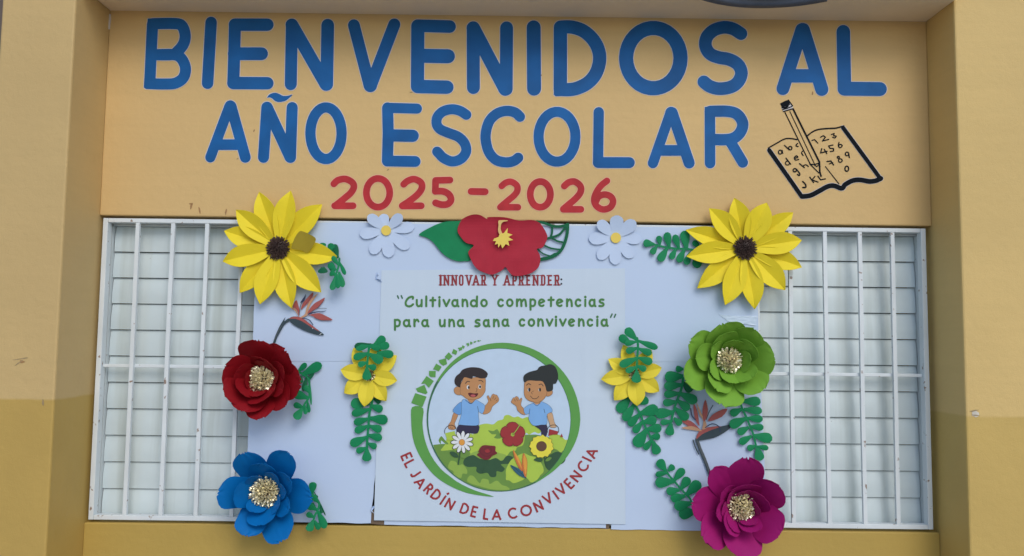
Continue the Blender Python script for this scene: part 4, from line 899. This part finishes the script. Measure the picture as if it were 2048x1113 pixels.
sprig('green paper sprig pointing left from the upper right sunflower', Z2, 7.585, [(1140, 510), (1250, 540), (1400, 572), (1550, 590), (1680, 592), (1800, 605), (1900, 600)],
  [(1200, 525, 1038, 498, 105), (1290, 535, 1270, 395, 80), (1430, 575, 1392, 342, 108), (1580, 590, 1510, 378, 95), (1690, 595, 1660, 318, 132), (1900, 570, 1790, 480, 80), (1240, 550, 1160, 668, 85), (1400, 580, 1275, 780, 110), (1530, 595, 1452, 745, 85), (1660, 600, 1565, 795, 100), (1750, 640, 1680, 832, 95), (1910, 640, 1830, 878, 130)], 0.012, seed=1)
sprig('green paper sprig hanging below the small yellow flower left of the poster', ZYL, 4.121, [(310, 575), (285, 680), (277, 780), (268, 880), (262, 1000)],
  [(320, 570, 380, 588, 52), (290, 622, 392, 662, 58), (285, 728, 434, 745, 72), (285, 792, 384, 828, 56), (270, 868, 387, 895, 56), (270, 935, 342, 970, 46), (285, 605, 131, 608, 78), (285, 655, 138, 695, 58), (277, 732, 156, 768, 56), (272, 792, 163, 838, 54), (262, 885, 126, 946, 66), (260, 972, 176, 1004, 46), (263, 985, 262, 1084, 68)], 0.014, seed=2, dark=(0,))
sprig('green paper sprig lying over the small yellow flower left of the poster', ZYL, 4.121, [(325, 122), (285, 135), (274, 200), (267, 260), (262, 330)],
  [(320, 128, 412, 62, 62), (330, 150, 447, 125, 58), (345, 190, 482, 205, 60), (300, 122, 160, 140, 52), (285, 132, 172, 156, 46), (285, 138, 370, 158, 44), (276, 193, 153, 232, 54), (282, 200, 392, 262, 70), (266, 268, 190, 292, 44), (265, 298, 340, 316, 46), (263, 315, 262, 414, 66)], 0.040, seed=3, dark=(3,))
sprig('green paper sprig lying over the small yellow flower right of the poster', ZYR, 4.123, [(348, 110), (355, 180), (349, 260), (345, 340), (342, 400)],
  [(345, 125, 253, 32, 66), (300, 165, 202, 92, 62), (345, 140, 246, 155, 42), (355, 132, 516, 192, 50), (348, 192, 256, 222, 50), (362, 198, 467, 238, 52), (352, 272, 203, 337, 60), (358, 272, 472, 312, 58), (346, 346, 254, 386, 44), (348, 340, 422, 372, 48), (345, 385, 340, 478, 72)], 0.040, seed=4)
sprig('green paper sprig hanging below the small yellow flower right of the poster', ZYR, 4.123, [(290, 600), (330, 660), (375, 740), (400, 810), (430, 870), (470, 950), (490, 985)],
  [(290, 600, 188, 718, 80), (325, 655, 238, 790, 68), (372, 730, 278, 832, 58), (388, 800, 320, 888, 56), (425, 865, 333, 1003, 88), (470, 948, 406, 1028, 48), (480, 965, 518, 1067, 68), (350, 650, 439, 612, 62), (365, 735, 520, 688, 82), (395, 805, 507, 778, 68), (425, 862, 548, 850, 66), (455, 925, 537, 920, 52)], 0.012, seed=5)
sprig('green paper sprig hanging at the left side of the lime green flower', ZYR, 4.123, [(728, 440), (715, 520), (690, 590), (665, 660), (645, 730), (630, 790), (620, 830)],
  [(730, 365, 666, 365, 48), (728, 425, 577, 430, 82), (715, 495, 572, 508, 66), (700, 565, 570, 575, 56), (675, 635, 562, 645, 55), (650, 720, 497, 735, 76), (640, 795, 540, 808, 42), (627, 815, 612, 912, 66), (725, 480, 805, 540, 76), (700, 565, 841, 635, 74), (680, 622, 778, 698, 62), (662, 690, 768, 778, 68), (650, 770, 712, 822, 52)], 0.015, seed=6, dark=(8,))
ZG = zf(1440, 780, 7.417)
sprig('green paper sprig hanging below the lime green flower over the edge of the paper', ZG, 7.417, [(295, 150), (330, 280), (385, 390), (430, 500), (480, 620), (510, 720), (535, 830), (560, 880)],
  [(330, 170, 602, 172, 122), (350, 290, 622, 315, 105), (400, 420, 634, 435, 98), (440, 545, 646, 560, 90), (490, 680, 775, 728, 132), (550, 840, 718, 868, 72), (550, 850, 602, 1050, 125), (250, 190, 150, 225, 55), (325, 285, 156, 365, 105), (390, 425, 146, 535, 130), (430, 555, 264, 645, 100), (472, 685, 288, 792, 100), (530, 830, 408, 880, 82)], 0.013, seed=7, dark=(7,))
sprig('green paper sprig reaching left and up from the magenta flower', zf(1290, 900, 6.958), 6.958, [(280, 275), (330, 350), (400, 430), (470, 510), (540, 590), (620, 670), (650, 740)],
  [(290, 295, 185, 142, 115), (320, 295, 405, 222, 80), (400, 430, 542, 265, 100), (500, 545, 612, 388, 110), (580, 625, 765, 448, 132), (310, 320, 148, 348, 72), (400, 440, 145, 462, 130), (480, 560, 300, 582, 98), (560, 640, 360, 685, 108), (650, 740, 410, 795, 118), (720, 850, 474, 905, 140)], 0.013, seed=8)
ZRs = zf(570, 710, 7.956)
sprig('green paper sprig curling out to the right of the dark red flower', ZRs, 7.956, [(200, 250), (260, 300), (350, 350), (385, 430), (390, 600), (370, 700), (320, 770), (280, 850)],
  [(200, 275, 340, 140, 82), (270, 320, 578, 145, 135), (350, 340, 290, 575, 72), (385, 400, 440, 275, 60), (255, 330, 262, 450, 55), (385, 605, 315, 495, 78), (365, 690, 138, 612, 128), (295, 840, 138, 790, 85), (275, 855, 162, 1022, 120), (352, 720, 385, 920, 56), (312, 790, 332, 948, 62), (390, 380, 416, 795, 26)], 0.02, seed=9, dark=(2, 3, 4), dfun=lambda x, y: 0.016+max(0, (y-755))*0.0004)
ZBs = zf(590, 950, 9.275)
sprig('green paper sprig curling down beside the blue flower', ZBs, 9.275, [(320, 350), (440, 520), (430, 640), (370, 750), (335, 860)],
  [(320, 350, 332, 138, 125), (450, 525, 305, 375, 92), (330, 370, 415, 440, 70), (410, 650, 186, 538, 125), (360, 790, 212, 722, 92), (340, 850, 245, 1045, 128), (360, 850, 452, 1015, 90), (425, 680, 566, 990, 125), (360, 320, 565, 755, 28), (465, 590, 503, 715, 55), (330, 520, 330, 620, 90)], 0.02, seed=10, dark=(2, 8, 9, 10), dfun=lambda x, y: 0.020+max(0, (y-985))*0.0004)
ZSs = zf(620, 470, 9.28)
sprig('green paper sprig folded down at the right of the upper left sunflower', ZSs, 9.28, [(545, 440), (535, 560), (500, 680), (460, 800)],
  [(235, 280, 232, 150, 115), (370, 360, 402, 158, 118), (520, 430, 450, 178, 100), (530, 570, 415, 400, 80), (545, 500, 655, 740, 70), (480, 660, 348, 535, 118), (240, 600, 235, 715, 165), (470, 740, 375, 690, 120), (455, 810, 408, 1025, 98), (500, 730, 522, 992, 92), (540, 690, 612, 970, 100), (420, 620, 370, 660, 90)], 0.02, seed=11, dark=(2, 6, 11), dfun=lambda x, y: 0.012 if y < 512 else 0.030+(y-512)*0.00035)

# ------------------------------------------------------------------ daisies
PROF_DAISY = spl([(0, .26), (.25, .55), (.5, .88), (.72, 1.0), (.88, .84), (.96, .52), (1.0, .22)])
for lab, z, s, c, tips, rd in (('white foam daisy left of the red hibiscus', zf(700, 420, 4.551), 4.551, (328, 188), [(165, 50, 50, 1), (300, 38, 48, 0), (470, 45, 50, 1), (585, 150, 52, 0), (535, 350, 56, 0), (360, 433, 58, 0), (195, 400, 55, 0), (90, 225, 52, 0)], 45),
                               ('white foam daisy right of the red hibiscus', zf(1150, 420, 7.585), 7.585, (620, 425), [(350, 175, 90, 1), (638, 85, 105, 1), (915, 170, 98, 1), (1010, 445, 85, 0), (880, 720, 92, 0), (610, 832, 92, 0), (355, 745, 90, 0), (212, 440, 95, 0)], 78)):
    cp = z(c); t = thing('foam_daisy', lab, 'paper flower', W(*cp, .01), 'white foam daisies')
    for i, (tx, ty, hw, up) in enumerate(tips):
        q = Part(); petal(q, cp, z((tx, ty)), hw/s, 0.0078+0.0003*i, 0.0085+.0003*i+up*.015, M_daisy, PROF_DAISY, nu=12, nv=8, cup=0.0003, seed=i, pw=1.3); q.build('petal', t, smooth_=True, solid=0.0009)
    q = Part(); q.flat([zz(z, ell(*c, rd, rd*1.02, 28))], 0.0150, M_disc, 0.003); q.build('disc', t)

# ------------------------------------------------------------------ hibiscus and its leaves
ZH = zf(700, 420, 4.551)
hb = thing('foam_hibiscus', 'crimson foam hibiscus with a yellow pistil at the top centre', 'paper flower', W(1005, 485, .012))
hout = [(1010, 100), (1060, 62), (1130, 42), (1190, 50), (1248, 84), (1252, 68), (1340, 65), (1430, 72), (1540, 98), (1650, 92), (1720, 115), (1762, 165), (1797, 240), (1780, 300), (1750, 345), (1700, 358), (1728, 410), (1732, 460), (1722, 510), (1695, 545), (1640, 580), (1560, 600), (1490, 600), (1450, 570), (1415, 522), (1385, 550), (1300, 590), (1230, 575), (1165, 545), (1125, 500), (1100, 450), (1078, 400), (1085, 370), (1127, 322), (1060, 302), (1010, 250), (978, 185)]
hc = ZH((1400, 290))
def hdep(x, y):
    r = hypot((x-hc[0])/90, (y-hc[1])/62)
    return 0.016+0.006*min(1.2, r)+0.0035*noise.noise(Vector((x*.03, y*.03, 2)))+0.010*max(0, (462-y)/30)**2
q = Part(); q.flat(sm(ZH, hout, 3), hdep, M_hib, 0.002, steiner=6); q.build('petals', hb, smooth_=False)
q = Part()
q.flat([zz(ZH, smooth([(1362, 225), (1348, 190), (1352, 140), (1350, 105), (1365, 95), (1430, 96), (1432, 103), (1395, 110), (1375, 135), (1372, 180), (1385, 215)], True, 3))], 0.030, M_pist2, 0.002)
q.flat([zz(ZH, [(1362, 222), (1400, 212), (1436, 165), (1432, 212), (1480, 226), (1440, 248), (1486, 275), (1440, 283), (1450, 328), (1418, 312), (1386, 352), (1372, 312), (1350, 345), (1346, 308), (1318, 318), (1330, 285), (1300, 283), (1312, 262), (1352, 248)])], 0.0325, M_pist, 0.002); q.build('pistil', hb)
gl = thing('foam_leaf', 'solid green foam leaf pointing left from the hibiscus', 'paper leaf', W(900, 480, .01))
q = Part(); q.flat(sm(ZH, [(628, 226), (650, 205), (700, 176), (800, 128), (880, 107), (960, 104), (1040, 120), (1130, 330), (1100, 455), (1040, 468), (980, 468), (900, 440), (830, 385), (760, 300), (700, 255), (645, 238)], 3), lambda x, y: 0.010+0.003*sin((x-840)*.03), M_grn, 0.002, steiner=9); q.build('blade', gl)
ll = thing('foam_leaf', 'openwork green foam leaf with cut-out veins right of the hibiscus', 'paper leaf', W(1120, 480, .01))
polys = []
for pts, w in (([(1700, 108), (1760, 118), (1850, 148), (1920, 150), (1982, 132)], 24), ([(1982, 132), (1978, 210), (1955, 300), (1915, 375), (1840, 428), (1730, 450)], 28), ([(1720, 452), (1800, 440), (1870, 405)], 30),
               ([(1790, 262), (1850, 246), (1905, 225), (1945, 180), (1978, 140)], 20), ([(1838, 148), (1840, 200), (1828, 250)], 18), ([(1840, 258), (1890, 285), (1950, 298)], 16), ([(1765, 322), (1830, 350), (1915, 362)], 15), ([(1700, 350), (1760, 400), (1840, 425)], 12)):
    polys += [zz(ZH, r) for r in stroke(smooth(pts, False, 3), w, nd=8)]
q = Part(); q.flat(polys, 0.012, M_grn2, 0.002); q.build('blade', ll)
